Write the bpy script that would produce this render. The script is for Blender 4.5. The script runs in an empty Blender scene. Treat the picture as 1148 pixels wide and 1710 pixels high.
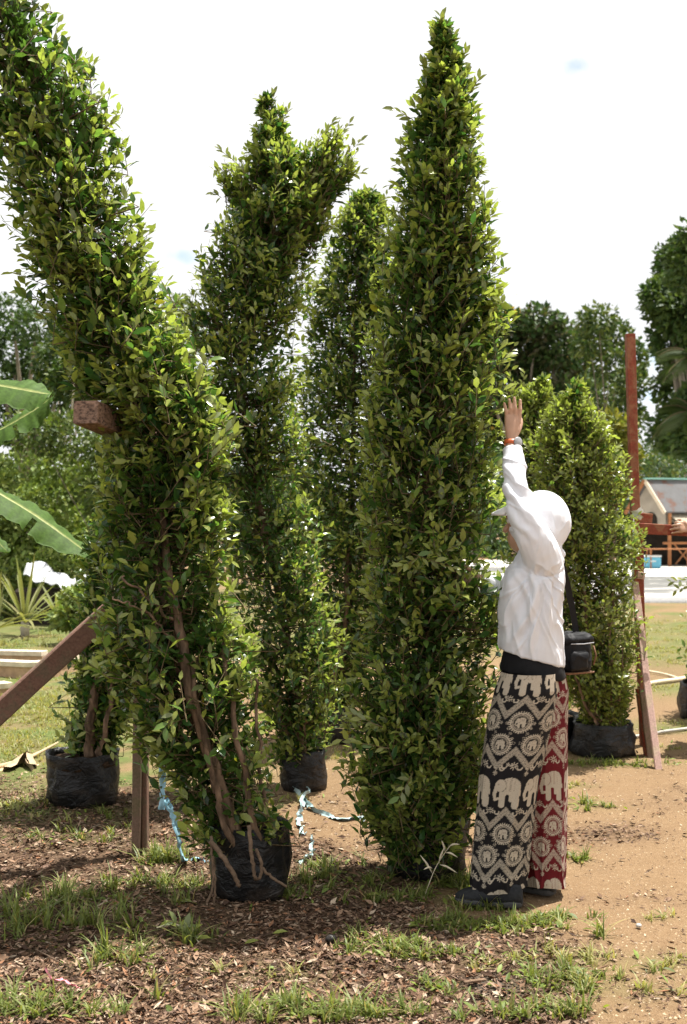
import bpy, math
import numpy as np
from mathutils import Matrix, Vector
R = math.radians
sc = bpy.context.scene
COL = sc.collection

# ------------------------------------------------------------------ camera
FPX, CX, HY, CAMZ = 1900.0, 574.0, 890.0, 1.5      # focal length in photo pixels, centre column, horizon row, eye height
cam = bpy.data.cameras.new('camera')
cam.sensor_fit = 'VERTICAL'; cam.sensor_height = 36.0; cam.sensor_width = 24.0
cam.lens = 36.0 * FPX / 1710.0
cam.shift_y = (HY - 855.0) / 1710.0
cam.clip_start = 0.05; cam.clip_end = 2000
cam.dof.use_dof = True; cam.dof.focus_distance = 4.8; cam.dof.aperture_fstop = 4.5
camo = bpy.data.objects.new('camera', cam); COL.objects.link(camo)
camo.location = (0, 0, CAMZ); camo.rotation_euler = (R(90), 0, 0)
sc.camera = camo

# ------------------------------------------------------------------ sky, sun, exposure
SUN_EL, SUN_AZ = R(71), math.atan2(0.80, 0.60)     # azimuth measured from +Y towards +X: behind the trees, to the right
world = bpy.data.worlds.new('World'); sc.world = world; world.use_nodes = True
nt = world.node_tree; nt.nodes.clear()
def wn(t, **k):
    n = nt.nodes.new(t)
    for a, b in k.items(): setattr(n, a, b)
    return n
w_out = wn('ShaderNodeOutputWorld'); w_mix = wn('ShaderNodeMixShader')
w_sky = wn('ShaderNodeTexSky', sky_type='NISHITA', sun_disc=False, sun_elevation=SUN_EL, sun_rotation=SUN_AZ)
w_b1 = wn('ShaderNodeBackground'); w_b1.inputs['Strength'].default_value = 0.10
w_b2 = wn('ShaderNodeBackground'); w_b2.inputs['Strength'].default_value = 0.53
w_tc = wn('ShaderNodeTexCoord')
w_no = wn('ShaderNodeTexNoise'); w_no.inputs['Scale'].default_value = 3.1; w_no.inputs['Detail'].default_value = 7; w_no.inputs['Roughness'].default_value = 0.58
w_rp = wn('ShaderNodeValToRGB'); w_rp.color_ramp.elements[0].position = 0.285; w_rp.color_ramp.elements[1].position = 0.345
w_n2 = wn('ShaderNodeTexNoise'); w_n2.inputs['Scale'].default_value = 2.0; w_n2.inputs['Detail'].default_value = 5
w_r2 = wn('ShaderNodeValToRGB')
w_r2.color_ramp.elements[0].color = (0.92, 0.94, 0.97, 1); w_r2.color_ramp.elements[1].color = (1, 1, 1, 1)
w_r2.color_ramp.elements[0].position = 0.3; w_r2.color_ramp.elements[1].position = 0.62
L_ = nt.links.new
L_(w_tc.outputs['Generated'], w_no.inputs['Vector']); L_(w_tc.outputs['Generated'], w_n2.inputs['Vector'])
L_(w_no.outputs['Fac'], w_rp.inputs['Fac']); L_(w_n2.outputs['Fac'], w_r2.inputs['Fac'])
L_(w_sky.outputs['Color'], w_b1.inputs['Color']); L_(w_r2.outputs['Color'], w_b2.inputs['Color'])
prev = w_rp.outputs['Color']
for gx, gy, gr_ in ((965, 112, .020), (305, 428, .022), (1098, 600, .030), (1085, 660, .022)):
    gdir = Vector(((gx - CX) / FPX, 1, (HY - gy) / FPX)).normalized()
    v1 = wn('ShaderNodeVectorMath', operation='SUBTRACT'); v1.inputs[1].default_value = gdir; L_(w_tc.outputs['Generated'], v1.inputs[0])
    v2 = wn('ShaderNodeVectorMath', operation='MULTIPLY'); v2.inputs[1].default_value = (1, 1, 2.0); L_(v1.outputs[0], v2.inputs[0])
    v3 = wn('ShaderNodeVectorMath', operation='LENGTH'); L_(v2.outputs[0], v3.inputs[0])
    nf = wn('ShaderNodeTexNoise'); nf.inputs['Scale'].default_value = 55; nf.inputs['Detail'].default_value = 4; L_(w_tc.outputs['Generated'], nf.inputs['Vector'])
    ad_ = wn('ShaderNodeMath', operation='MULTIPLY_ADD'); L_(nf.outputs['Fac'], ad_.inputs[0]); ad_.inputs[1].default_value = .030; L_(v3.outputs['Value'], ad_.inputs[2])
    mr = wn('ShaderNodeMapRange'); mr.interpolation_type = 'SMOOTHSTEP'; L_(ad_.outputs[0], mr.inputs['Value']); mr.inputs['From Min'].default_value = .012; mr.inputs['From Max'].default_value = .015 + gr_; mr.inputs['To Min'].default_value = .35
    ml = wn('ShaderNodeMath', operation='MULTIPLY'); L_(prev, ml.inputs[0]); L_(mr.outputs[0], ml.inputs[1]); prev = ml.outputs[0]
L_(prev, w_mix.inputs['Fac']); L_(w_b1.outputs[0], w_mix.inputs[1]); L_(w_b2.outputs[0], w_mix.inputs[2])
L_(w_mix.outputs[0], w_out.inputs['Surface'])

sun = bpy.data.lights.new('sun', 'SUN'); sun.energy = 5.0; sun.angle = R(0.53); sun.color = (1.0, 0.965, 0.90)
suno = bpy.data.objects.new('sun', sun); COL.objects.link(suno)
SDIR = Vector((math.sin(SUN_AZ) * math.cos(SUN_EL), math.cos(SUN_AZ) * math.cos(SUN_EL), math.sin(SUN_EL)))
suno.rotation_euler = SDIR.to_track_quat('Z', 'Y').to_euler(); suno.location = (3, 3, 12)
sc.view_settings.view_transform = 'Standard'; sc.view_settings.look = 'None'
sc.view_settings.exposure = 1.1; sc.view_settings.gamma = 1.0; sc.view_settings.use_curve_mapping = False
sc.render.engine = 'CYCLES'
sc.cycles.use_denoising = True
sc.cycles.use_light_tree = False
sc.cycles.max_bounces = 3; sc.cycles.diffuse_bounces = 2; sc.cycles.glossy_bounces = 2
sc.cycles.transmission_bounces = 2; sc.cycles.transparent_max_bounces = 4
sc.cycles.caustics_reflective = False; sc.cycles.caustics_refractive = False

# ------------------------------------------------------------------ helpers
def P(px, py, d):
    return np.array(((px - CX) / FPX * d, d, CAMZ - (py - HY) / FPX * d))
def G(px, py):                                   # the point of the flat ground seen there
    d = CAMZ * FPX / (py - HY); return P(px, py, d)
def gd(py): return CAMZ * FPX / (py - HY)
def unit(v):
    v = np.asarray(v, float); return v / (np.linalg.norm(v, axis=-1, keepdims=True) + 1e-12)
def _hash(ix, iy, iz, seed):
    n = (ix.astype(np.int64) * 374761393 + iy.astype(np.int64) * 668265263 + iz.astype(np.int64) * 2147483647 + seed * 974711) & 0xffffffff
    n = ((n ^ (n >> 13)) * 1274126177) & 0xffffffff
    n = n ^ (n >> 16)
    return (n & 0xffff) / 65535.0
def vnoise(p, seed=0):
    p = np.asarray(p, float)
    i = np.floor(p).astype(np.int64); f = p - i; f = f * f * (3 - 2 * f)
    out = 0
    for dx in (0, 1):
        wx = f[:, 0] if dx else 1 - f[:, 0]
        for dy in (0, 1):
            wy = f[:, 1] if dy else 1 - f[:, 1]
            for dz in (0, 1):
                wz = f[:, 2] if dz else 1 - f[:, 2]
                out = out + wx * wy * wz * _hash(i[:, 0] + dx, i[:, 1] + dy, i[:, 2] + dz, seed)
    return out * 2 - 1
def fbm(p, seed=0, oct=4):
    p = np.asarray(p, float); o = 0; a = 1; t = 0
    for k in range(oct):
        o = o + a * vnoise(p * 2 ** k + 17.3 * k, seed + k); t += a; a *= .5
    return o / t

def mesh_np(name, V, F, col=None, smooth=False, face_mat=None):
    """V: n x 3; F: list of arrays (m x k) of vertex ids"""
    me = bpy.data.meshes.new(name)
    if isinstance(F, np.ndarray): F = [F]
    V = np.asarray(V, np.float32)
    me.vertices.add(len(V)); me.vertices.foreach_set('co', V.ravel())
    loops = np.concatenate([np.asarray(f).ravel() for f in F]).astype(np.int32)
    starts = []; s = 0
    for f in F:
        m, k = f.shape; starts.append(s + np.arange(m) * k); s += m * k
    starts = np.concatenate(starts).astype(np.int32)
    me.loops.add(len(loops)); me.loops.foreach_set('vertex_index', loops)
    me.polygons.add(len(starts)); me.polygons.foreach_set('loop_start', starts)
    if smooth: me.polygons.foreach_set('use_smooth', np.ones(len(starts), bool))
    if col is not None:
        c = np.ones((len(V), 4), np.float32); c[:, :3] = col
        at = me.color_attributes.new('col', 'FLOAT_COLOR', 'POINT'); at.data.foreach_set('color', c.ravel())
    me.update(calc_edges=True); me.validate()
    return me

class MB:
    """collects shapes of ONE part"""
    def __init__(s): s.V = []; s.F = []; s.n = 0
    def add(s, V, F):
        s.V.append(np.asarray(V, float))
        for f in F: s.F.append(tuple(int(i) + s.n for i in f))
        s.n += len(V); return s
    def box(s, c, size, rot=None, bev=0.0):
        """bevelled box: centre, full sizes, 3x3 axes"""
        h = np.array(size, float) / 2; b = min(bev, h.min() * .9)
        rot = np.eye(3) if rot is None else np.asarray(rot)
        if b <= 0:
            V = np.array([(x, y, z) for x in (-1, 1) for y in (-1, 1) for z in (-1, 1)], float) * h
            F = [(0, 1, 3, 2), (4, 6, 7, 5), (0, 4, 5, 1), (2, 3, 7, 6), (0, 2, 6, 4), (1, 5, 7, 3)]
        else:
            V = []; ids = {}
            for x in (-1, 1):
                for y in (-1, 1):
                    for z in (-1, 1):
                        for a in range(3):
                            sg = np.array((x, y, z), float); p = sg * (h - b); p[a] = sg[a] * h[a]
                            ids[(x, y, z, a)] = len(V); V.append(p)
            F = []
            for a in range(3):
                o1, o2 = [k for k in range(3) if k != a]
                for sa in (-1, 1):
                    q = []
                    for s1, s2 in ((-1, -1), (1, -1), (1, 1), (-1, 1)):
                        k = [0, 0, 0]; k[a] = sa; k[o1] = s1; k[o2] = s2; q.append(ids[(*k, a)])
                    F.append(tuple(q))
                    # edges
                for s1 in (-1, 1):
                    for s2 in (-1, 1):
                        k0 = [0, 0, 0]; k1 = [0, 0, 0]; k0[a] = -1; k1[a] = 1; k0[o1] = k1[o1] = s1; k0[o2] = k1[o2] = s2
                        F.append((ids[(*k0, o1)], ids[(*k1, o1)], ids[(*k1, o2)], ids[(*k0, o2)]))
            for x in (-1, 1):
                for y in (-1, 1):
                    for z in (-1, 1): F.append((ids[(x, y, z, 0)], ids[(x, y, z, 1)], ids[(x, y, z, 2)]))
            V = np.array(V)
        return s.add(V @ rot.T + np.asarray(c), F)
    def beam(s, a, b, w, t, up=(0, 0, 1), bev=0.004):
        a = np.asarray(a, float); b = np.asarray(b, float)
        y = unit(b - a); x = unit(np.cross(y, up)); z = np.cross(x, y)
        n = 9; Ln = np.linalg.norm(b - a); sd = (abs(a[0] * 31 + b[2] * 17) % 6.28); rings = []
        c = min(bev, w * .3, t * .3); cs = [(-w / 2 + c, -t / 2), (w / 2 - c, -t / 2), (w / 2, -t / 2 + c), (w / 2, t / 2 - c), (w / 2 - c, t / 2), (-w / 2 + c, t / 2), (-w / 2, t / 2 - c), (-w / 2, -t / 2 + c)]
        for k in range(n):
            f = k / (n - 1); bow = math.sin(math.pi * f) * .004 * Ln; wx = bow * math.sin(sd) + .0015 * math.sin(9 * f + sd); wz = bow * math.cos(sd) * .5; g = 1 + .025 * math.sin(13 * f + sd)
            rings.append(np.array([a + (b - a) * f + x * (u * g + wx) + z * (v_ * g + wz) for u, v_ in cs]))
        return s.loft(rings[::-1])
    def tube(s, pts, rad, n=8, cap=True, squash=None):
        pts = np.asarray(pts, float); m = len(pts); rad = np.broadcast_to(np.asarray(rad, float), (m,))
        T = np.gradient(pts, axis=0); T = unit(T)
        ref = np.array((0, 0, 1.)) if abs(T[0][2]) < .9 else np.array((1., 0, 0))
        u = unit(np.cross(T[0], ref)); V = []
        for i in range(m):
            u = unit(u - T[i] * np.dot(u, T[i])); v = np.cross(T[i], u)
            for k in range(n):
                a = 2 * math.pi * k / n
                V.append(pts[i] + rad[i] * (math.cos(a) * u + math.sin(a) * v * (squash or 1)))
        F = [(i * n + k, i * n + (k + 1) % n, (i + 1) * n + (k + 1) % n, (i + 1) * n + k) for i in range(m - 1) for k in range(n)]
        if cap: F += [tuple(range(n))[::-1], tuple(range((m - 1) * n, m * n))]
        return s.add(V, F)
    def loft(s, rings, cap=True):
        """rings: list of n x 3 arrays"""
        m = len(rings); n = len(rings[0])
        F = [(i * n + k, i * n + (k + 1) % n, (i + 1) * n + (k + 1) % n, (i + 1) * n + k) for i in range(m - 1) for k in range(n)]
        if cap: F += [tuple(range(n))[::-1], tuple(range((m - 1) * n, m * n))]
        return s.add(np.concatenate(rings), F)
    def ball(s, c, r, n=12, m=8, rot=None):
        r = np.broadcast_to(np.asarray(r, float), (3,)); rot = np.eye(3) if rot is None else rot
        rings = []
        for i in range(m + 1):
            t = math.pi * (i + .02) / (m + .04) - math.pi / 2
            a = np.linspace(0, 2 * math.pi, n, endpoint=False)
            q = np.stack([np.cos(t) * np.cos(a), np.cos(t) * np.sin(a), np.full(n, np.sin(t))], 1) * r
            rings.append(q @ rot.T + np.asarray(c))
        return s.loft(rings)
    def cone(s, a, b, ra, rb, n=10):
        """round tapered limb"""
        a = np.asarray(a, float); b = np.asarray(b, float); d = unit(b - a)
        pts = [a - d * ra * .95, a - d * ra * .6, a, a * .66 + b * .34, a * .33 + b * .67, b, b + d * rb * .6, b + d * rb * .95]
        return s.tube(pts, [ra * .3, ra * .8, ra, ra * .66 + rb * .34, ra * .33 + rb * .67, rb, rb * .8, rb * .3], n)
    def mesh(s, name, smooth=False):
        me = bpy.data.meshes.new(name); me.from_pydata(np.concatenate(s.V).tolist(), [], s.F)
        if smooth: me.polygons.foreach_set('use_smooth', np.ones(len(me.polygons), bool))
        me.update(); return me
    def build(s, name, mat, parent=None, smooth=False):
        return link(name, s.mesh(name, smooth), mat, parent)

def link(name, me, mat, parent=None):
    """mesh given in world coordinates; made local to its parent's origin"""
    o = bpy.data.objects.new(name, me); COL.objects.link(o)
    if mat is not None and not len(me.materials): me.materials.append(mat)
    if parent is not None:
        org = ORG.get(parent.name, (0, 0, 0)); o.parent = parent
        me.transform(Matrix.Translation(-Vector(org))); ORG[o.name] = org
    return o
ORG = {}
def thing(name, label, cat, loc, group=None):
    o = bpy.data.objects.new(name, None); COL.objects.link(o); o.location = [float(v) for v in loc]
    o.empty_display_size = .1
    ORG[o.name] = tuple(float(v) for v in loc); o['label'] = label; o['category'] = cat
    if group: o['group'] = group
    return o
def tag(o, label, cat, group=None, kind=None):
    o['label'] = label; o['category'] = cat
    if group: o['group'] = group
    if kind: o['kind'] = kind
    return o
def remesh(mb, voxel, smooth=4, fac=.5):
    o = bpy.data.objects.new('tmp', mb.mesh('tmp')); COL.objects.link(o)
    m = o.modifiers.new('r', 'REMESH'); m.mode = 'VOXEL'; m.voxel_size = voxel
    if smooth:
        k = o.modifiers.new('s', 'SMOOTH'); k.iterations = smooth; k.factor = fac
    dg = bpy.context.evaluated_depsgraph_get(); dg.update()
    me = bpy.data.meshes.new_from_object(o.evaluated_get(dg))
    bpy.data.objects.remove(o)
    me.polygons.foreach_set('use_smooth', np.ones(len(me.polygons), bool))
    return me
def get_co(me):
    a = np.empty(len(me.vertices) * 3, np.float32); me.vertices.foreach_get('co', a); return a.reshape(-1, 3).astype(float)
def set_co(me, V): me.vertices.foreach_set('co', np.asarray(V, np.float32).ravel()); me.update()
def get_no(me):
    a = np.empty(len(me.vertices) * 3, np.float32); me.vertices.foreach_get('normal', a); return a.reshape(-1, 3).astype(float)
def catmull(pts, n):
    pts = np.asarray(pts, float); m = len(pts)
    t = np.linspace(0, m - 1, n); i = np.clip(t.astype(int), 0, m - 2); f = (t - i)[:, None]
    p0 = pts[np.clip(i - 1, 0, m - 1)]; p1 = pts[i]; p2 = pts[i + 1]; p3 = pts[np.clip(i + 2, 0, m - 1)]
    return .5 * (2 * p1 + (p2 - p0) * f + (2 * p0 - 5 * p1 + 4 * p2 - p3) * f ** 2 + (3 * p1 - p0 - 3 * p2 + p3) * f ** 3)

# ------------------------------------------------------------------ materials
class Mat:
    def __init__(s, name):
        s.m = bpy.data.materials.new(name); s.m.use_nodes = True; s.t = s.m.node_tree
        s.b = s.t.nodes['Principled BSDF']; s.out = s.t.nodes['Material Output']
    def n(s, t, **k):
        n = s.t.nodes.new(t)
        for a, b in k.items(): setattr(n, a, b)
        return n
    def l(s, a, b): s.t.links.new(a, b)
    def coord(s, out='Object', scale=(1, 1, 1)):
        tc = s.n('ShaderNodeTexCoord'); mp = s.n('ShaderNodeMapping'); mp.inputs['Scale'].default_value = scale
        s.l(tc.outputs[out], mp.inputs['Vector']); return mp.outputs['Vector']
    def noise(s, vec, scale, detail=4, rough=.55, dist=0):
        n = s.n('ShaderNodeTexNoise'); n.inputs['Scale'].default_value = scale; n.inputs['Detail'].default_value = detail
        n.inputs['Roughness'].default_value = rough; n.inputs['Distortion'].default_value = dist
        s.l(vec, n.inputs['Vector']); return n.outputs['Fac']
    def ramp(s, fac, stops):
        r = s.n('ShaderNodeValToRGB'); e = r.color_ramp.elements
        while len(e) < len(stops): e.new(.5)
        for el, (p, c) in zip(e, stops): el.position = p; el.color = (*c, 1) if len(c) == 3 else c
        s.l(fac, r.inputs['Fac']); return r.outputs['Color']
    def mix(s, fac, a, b, mode='MIX'):
        m = s.n('ShaderNodeMix', data_type='RGBA', blend_type=mode)
        for v, i in ((fac, 0), (a, 6), (b, 7)):
            if hasattr(v, 'node'): s.l(v, m.inputs[i])
            else: m.inputs[i].default_value = v if i == 0 else ((*v, 1) if len(v) == 3 else v)
        return m.outputs[2]
    def base(s, c):
        if hasattr(c, 'node'): s.l(c, s.b.inputs['Base Color'])
        else: s.b.inputs['Base Color'].default_value = (*c, 1)
    def bump(s, h, strength=.3, dist=.01):
        b = s.n('ShaderNodeBump'); b.inputs['Strength'].default_value = strength; b.inputs['Distance'].default_value = dist
        s.l(h, b.inputs['Height']); s.l(b.outputs['Normal'], s.b.inputs['Normal'])
    def set(s, **k):
        for a, v in k.items(): s.b.inputs[a.replace('_', ' ')].default_value = v
        return s
M = {}
def m_plain(name, c, rough=.7, var=.25, scale=30, bump=.2, dist=.004, stretch=(1, 1, 1), spec=.4, c2=None):
    k = Mat(name); v = k.coord('Object', stretch); n = k.noise(v, scale, 5, .6)
    c = np.array(c); lo = tuple(c * (1 - var)); hi = tuple(np.minimum(c * (1 + var), .95))
    k.base(k.ramp(n, [(.28, lo), (.72, hi)] if c2 is None else [(.36, c2), (.47, lo), (.75, hi)]))
    k.set(Roughness=rough, Specular_IOR_Level=spec)
    if bump: k.bump(n, bump, dist)
    M[name] = k.m; return k
def m_leaf(name, rough=.36, trans=.32, tint=(1.55, 1.5, .75), spec=.5):
    k = Mat(name); a = k.n('ShaderNodeAttribute', attribute_name='col'); c = a.outputs['Color']
    v = k.coord('Object'); n = k.noise(v, 60, 2)
    c2 = k.mix(1.0, c, k.ramp(n, [(.3, (.78, .78, .78)), (.7, (1.18, 1.18, 1.18))]), 'MULTIPLY')
    k.base(c2); k.set(Roughness=rough, Specular_IOR_Level=spec)
    tr = k.n('ShaderNodeBsdfTranslucent'); k.l(k.mix(1.0, c2, tint, 'MULTIPLY'), tr.inputs['Color'])
    mx = k.n('ShaderNodeMixShader'); mx.inputs[0].default_value = trans
    k.l(k.b.outputs[0], mx.inputs[1]); k.l(tr.outputs[0], mx.inputs[2]); k.l(mx.outputs[0], k.out.inputs['Surface'])
    M[name] = k.m; return k
m_leaf('ficus_leaf', rough=.26, trans=.40, tint=(1.35, 1.5, .75))
m_leaf('far_leaf', rough=.55, trans=.25, spec=.3)
m_leaf('grass_blade', rough=.5, trans=.35, spec=.3)
m_leaf('banana_leaf', rough=.62, trans=.30, tint=(1.3, 1.3, .6), spec=.18)
def m_attr(name, rough=.85, var=.25, scale=120, bump=.2, spec=.2):
    k = Mat(name); a = k.n('ShaderNodeAttribute', attribute_name='col'); v = k.coord('Object'); n = k.noise(v, scale, 3)
    k.base(k.mix(1.0, a.outputs['Color'], k.ramp(n, [(.3, (1 - var,) * 3), (.7, (1 + var,) * 3)]), 'MULTIPLY'))
    k.set(Roughness=rough, Specular_IOR_Level=spec)
    if bump: k.bump(n, bump, .003)
    M[name] = k.m; return k
m_attr('litter'); m_attr('pebbles', rough=.8, scale=200)
m_plain('bark', (.22, .145, .095), .9, .45, 26, .7, .008, (1, 1, .35), .2, c2=(.06, .04, .025))
m_plain('twig', (.13, .095, .05), .85, .4, 60, .3, .002, spec=.2)
m_plain('root', (.13, .088, .058), .9, .4, 50, .6, .004, spec=.2)
m_plain('far_bark', (.20, .17, .13), .9, .4, 6, .5, .03, (1, 1, .3), .2)
m_plain('pale_bark', (.42, .37, .30), .9, .3, 6, .5, .03, (1, 1, .3), .2)
k = Mat('bag_plastic'); o_ = k.coord('Object', (1, 1, 1.6)); n1 = k.noise(o_, 9, 5, .6, .6); n2 = k.noise(o_, 40, 4, .7); du = k.noise(o_, 5, 5, .7)
k.base(k.mix(k.ramp(du, [(.50, (0, 0, 0)), (.72, (.55, .55, .55))]), k.ramp(n2, [(.3, (.005, .005, .0055)), (.7, (.011, .011, .012))]), (.085, .062, .045))); k.set(Roughness=.40, Specular_IOR_Level=.35)
k.bump(n1, .9, .03); M['bag_plastic'] = k.m
m_plain('potting_soil', (.055, .035, .022), .95, .5, 70, 1, .02, spec=.1)
def m_wood(name, c, worn, spec=.25):
    k = Mat(name); v = k.coord('Generated', (14, 1.5, 14)); o = k.coord('Object')
    g = k.noise(v, 3.0, 6, .65); pt = k.noise(o, 9, 6, .7, .4); fine = k.noise(o, 90, 3)
    c = np.array(c)
    col = k.mix(k.ramp(pt, [(.47, (0, 0, 0)), (.56, (1, 1, 1))]), k.ramp(g, [(.25, tuple(c * .55)), (.75, tuple(c * 1.25))]), worn)
    col = k.mix(.35, col, k.ramp(fine, [(.3, tuple(c * .4)), (.7, tuple(np.minimum(c * 1.5, .9)))]))
    k.base(col); k.set(Roughness=.8, Specular_IOR_Level=spec); k.bump(g, .5, .006); M[name] = k.m
m_wood('wood_red', (.25, .060, .034), (.27, .14, .075))
m_wood('wood_grey', (.20, .13, .095), (.135, .115, .06))
m_wood('wood_pink', (.46, .30, .25), (.42, .33, .22))
m_wood('wood_brown', (.19, .105, .075), (.14, .11, .07))
m_wood('wood_orange', (.36, .15, .06), (.25, .12, .06))
k = m_plain('wood_end', (.27, .175, .125), .95, .35, 55, .9, .006, (1, 1, 1.6), .15, c2=(.07, .045, .035))
m_plain('masonry', (.46, .30, .19), .9, .25, 14, .4, .01, spec=.2)
m_plain('masonry_cap', (.66, .56, .43), .9, .2, 14, .4, .01, spec=.2)
m_plain('white_sheet', (.50, .51, .52), .6, .12, 8, .3, .01)
m_plain('ribbon_blue', (.30, .52, .62), .45, .2, 40, .2, .002)
m_plain('ribbon_pale', (.36, .48, .48), .45, .25, 40, .2, .002)
m_plain('ribbon_white', (.75, .80, .80), .45, .1, 40, .2, .002)
m_plain('ribbon_pink', (.75, .25, .30), .5, .2, 40, .2, .002)
m_plain('skin', (.45, .27, .18), .5, .10, 25, .12, .002, spec=.4)
m_plain('skin_lips', (.36, .13, .10), .45, .1, 25, 0)
m_plain('eye_white', (.7, .68, .64), .2, .05, 25, 0)
m_plain('eye_dark', (.02, .012, .008), .15, .05, 25, 0)
m_plain('hair_black', (.014, .011, .010), .5, .3, 60, .4, .004)
k = m_plain('shirt_white', (.84, .855, .90), .8, .03, 40, .25, .004, (1, 1, .4), .15); k.set(Sheen_Weight=.1)
tr = k.n('ShaderNodeBsdfTranslucent'); tr.inputs['Color'].default_value = (.80, .82, .87, 1); mx = k.n('ShaderNodeMixShader'); mx.inputs[0].default_value = .18
k.l(k.b.outputs[0], mx.inputs[1]); k.l(tr.outputs[0], mx.inputs[2]); k.l(mx.outputs[0], k.out.inputs['Surface'])
m_plain('cap_white', (.78, .77, .76), .8, .04, 60, .1, .002, spec=.2)
m_plain('undershirt_black', (.008, .008, .009), .85, .3, 30, .3, .004, (1, 1, .5), .25)
m_plain('shoe_black', (.022, .023, .025), .8, .4, 90, .4, .003, spec=.2)
m_plain('shoe_sole', (.055, .055, .055), .8, .3, 60, .3, .003, spec=.3)
m_plain('bag_black', (.008, .008, .009), .6, .4, 120, .3, .002, spec=.2)
m_plain('bag_trim', (.20, .10, .05), .7, .3, 60, .2, .002)
m_plain('strap_orange', (.55, .12, .035), .45, .12, 60, .1, .001)
m_plain('watch_metal', (.30, .30, .31), .3, .1, 60, 0, spec=.6); 
m_plain('shirt_blue', (.12, .16, .24), .85, .2, 30, .2, .003)
m_plain('cloth_dark', (.035, .035, .045), .9, .2, 30, .2, .003)
m_plain('house_wall', (.34, .30, .25), .9, .14, 3, .2, .02)
m_plain('thatch', (.44, .38, .29), .95, .35, 5, .8, .05, (4, 4, 1), .1)
m_plain('dark_interior', (.035, .028, .022), .95, .4, 3, .2, .02, spec=.1)  # near-black: the hut's inside shade put into the colour; timber pile shares it
m_plain('cooler_blue', (.10, .34, .48), .5, .15, 6, 0)
m_plain('cooler_lid', (.65, .66, .64), .5, .1, 6, 0)
k = m_plain('roof_sheet', (.13, .128, .13), .8, .12, 1.6, .2, .02, c2=(.13, .065, .045))
m_plain('roof_trim', (.20, .40, .34), .6, .1, 3, 0)
m_plain('concrete_apron', (.84, .80, .72), .9, .08, 1.2, .1, .01)
m_plain('kerb_gravel', (.34, .33, .32), .95, .3, 12, .5, .03)
m_plain('hose', (.62, .52, .36), .6, .2, 20, .1, .002)
m_plain('pipe_grey', (.42, .40, .36), .6, .2, 20, .1, .002)
m_plain('dry_leaf', (.45, .33, .20), .85, .3, 30, .5, .005)
m_plain('seed_head', (.66, .58, .42), .8, .2, 80, .2, .002)

# ground: soil colour from three zone weights (r litter, g grass, b damp)
k = Mat('soil'); a = k.n('ShaderNodeAttribute', attribute_name='col'); sp = k.n('ShaderNodeSeparateColor'); k.l(a.outputs['Color'], sp.inputs[0])
o = k.coord('Object')
n1 = k.noise(o, 1.7, 6, .6); n2 = k.noise(o, 34, 5, .7); n3 = k.noise(o, 210, 4, .75); n4 = k.noise(o, 9, 5, .65)
SD = lambda *c: tuple(k_ * v for k_, v in zip((.55, .515, .465), c))
sand = k.ramp(n1, [(.3, SD(.345, .228, .12)), (.5, SD(.415, .285, .155)), (.7, SD(.495, .355, .20))])
sand = k.mix(.55, sand, k.ramp(n2, [(.28, SD(.21, .125, .07)), (.5, SD(.42, .28, .165)), (.74, SD(.60, .45, .30))]))
sand = k.mix(.62, sand, k.ramp(n3, [(.36, SD(.19, .115, .065)), (.55, SD(.42, .29, .175)), (.75, SD(.72, .58, .42))]))
mul = k.ramp(n2, [(.25, (.036, .021, .013)), (.5, (.098, .060, .036)), (.72, (.22, .145, .09))])
gr = k.ramp(n4, [(.3, (.055, .085, .02)), (.55, (.10, .13, .035)), (.75, (.18, .16, .065))])
wet = k.ramp(n2, [(.3, (.05, .045, .04)), (.7, (.13, .115, .10))])
c = k.mix(sp.outputs[0], sand, mul); c = k.mix(sp.outputs[1], c, gr); c = k.mix(sp.outputs[2], c, wet)
k.base(c); k.set(Roughness=.95, Specular_IOR_Level=.15)
ad = k.n('ShaderNodeMath', operation='ADD'); k.l(n2, ad.inputs[0]); k.l(n3, ad.inputs[1]); k.bump(ad.outputs[0], .55, .012); M['soil'] = k.m

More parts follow.
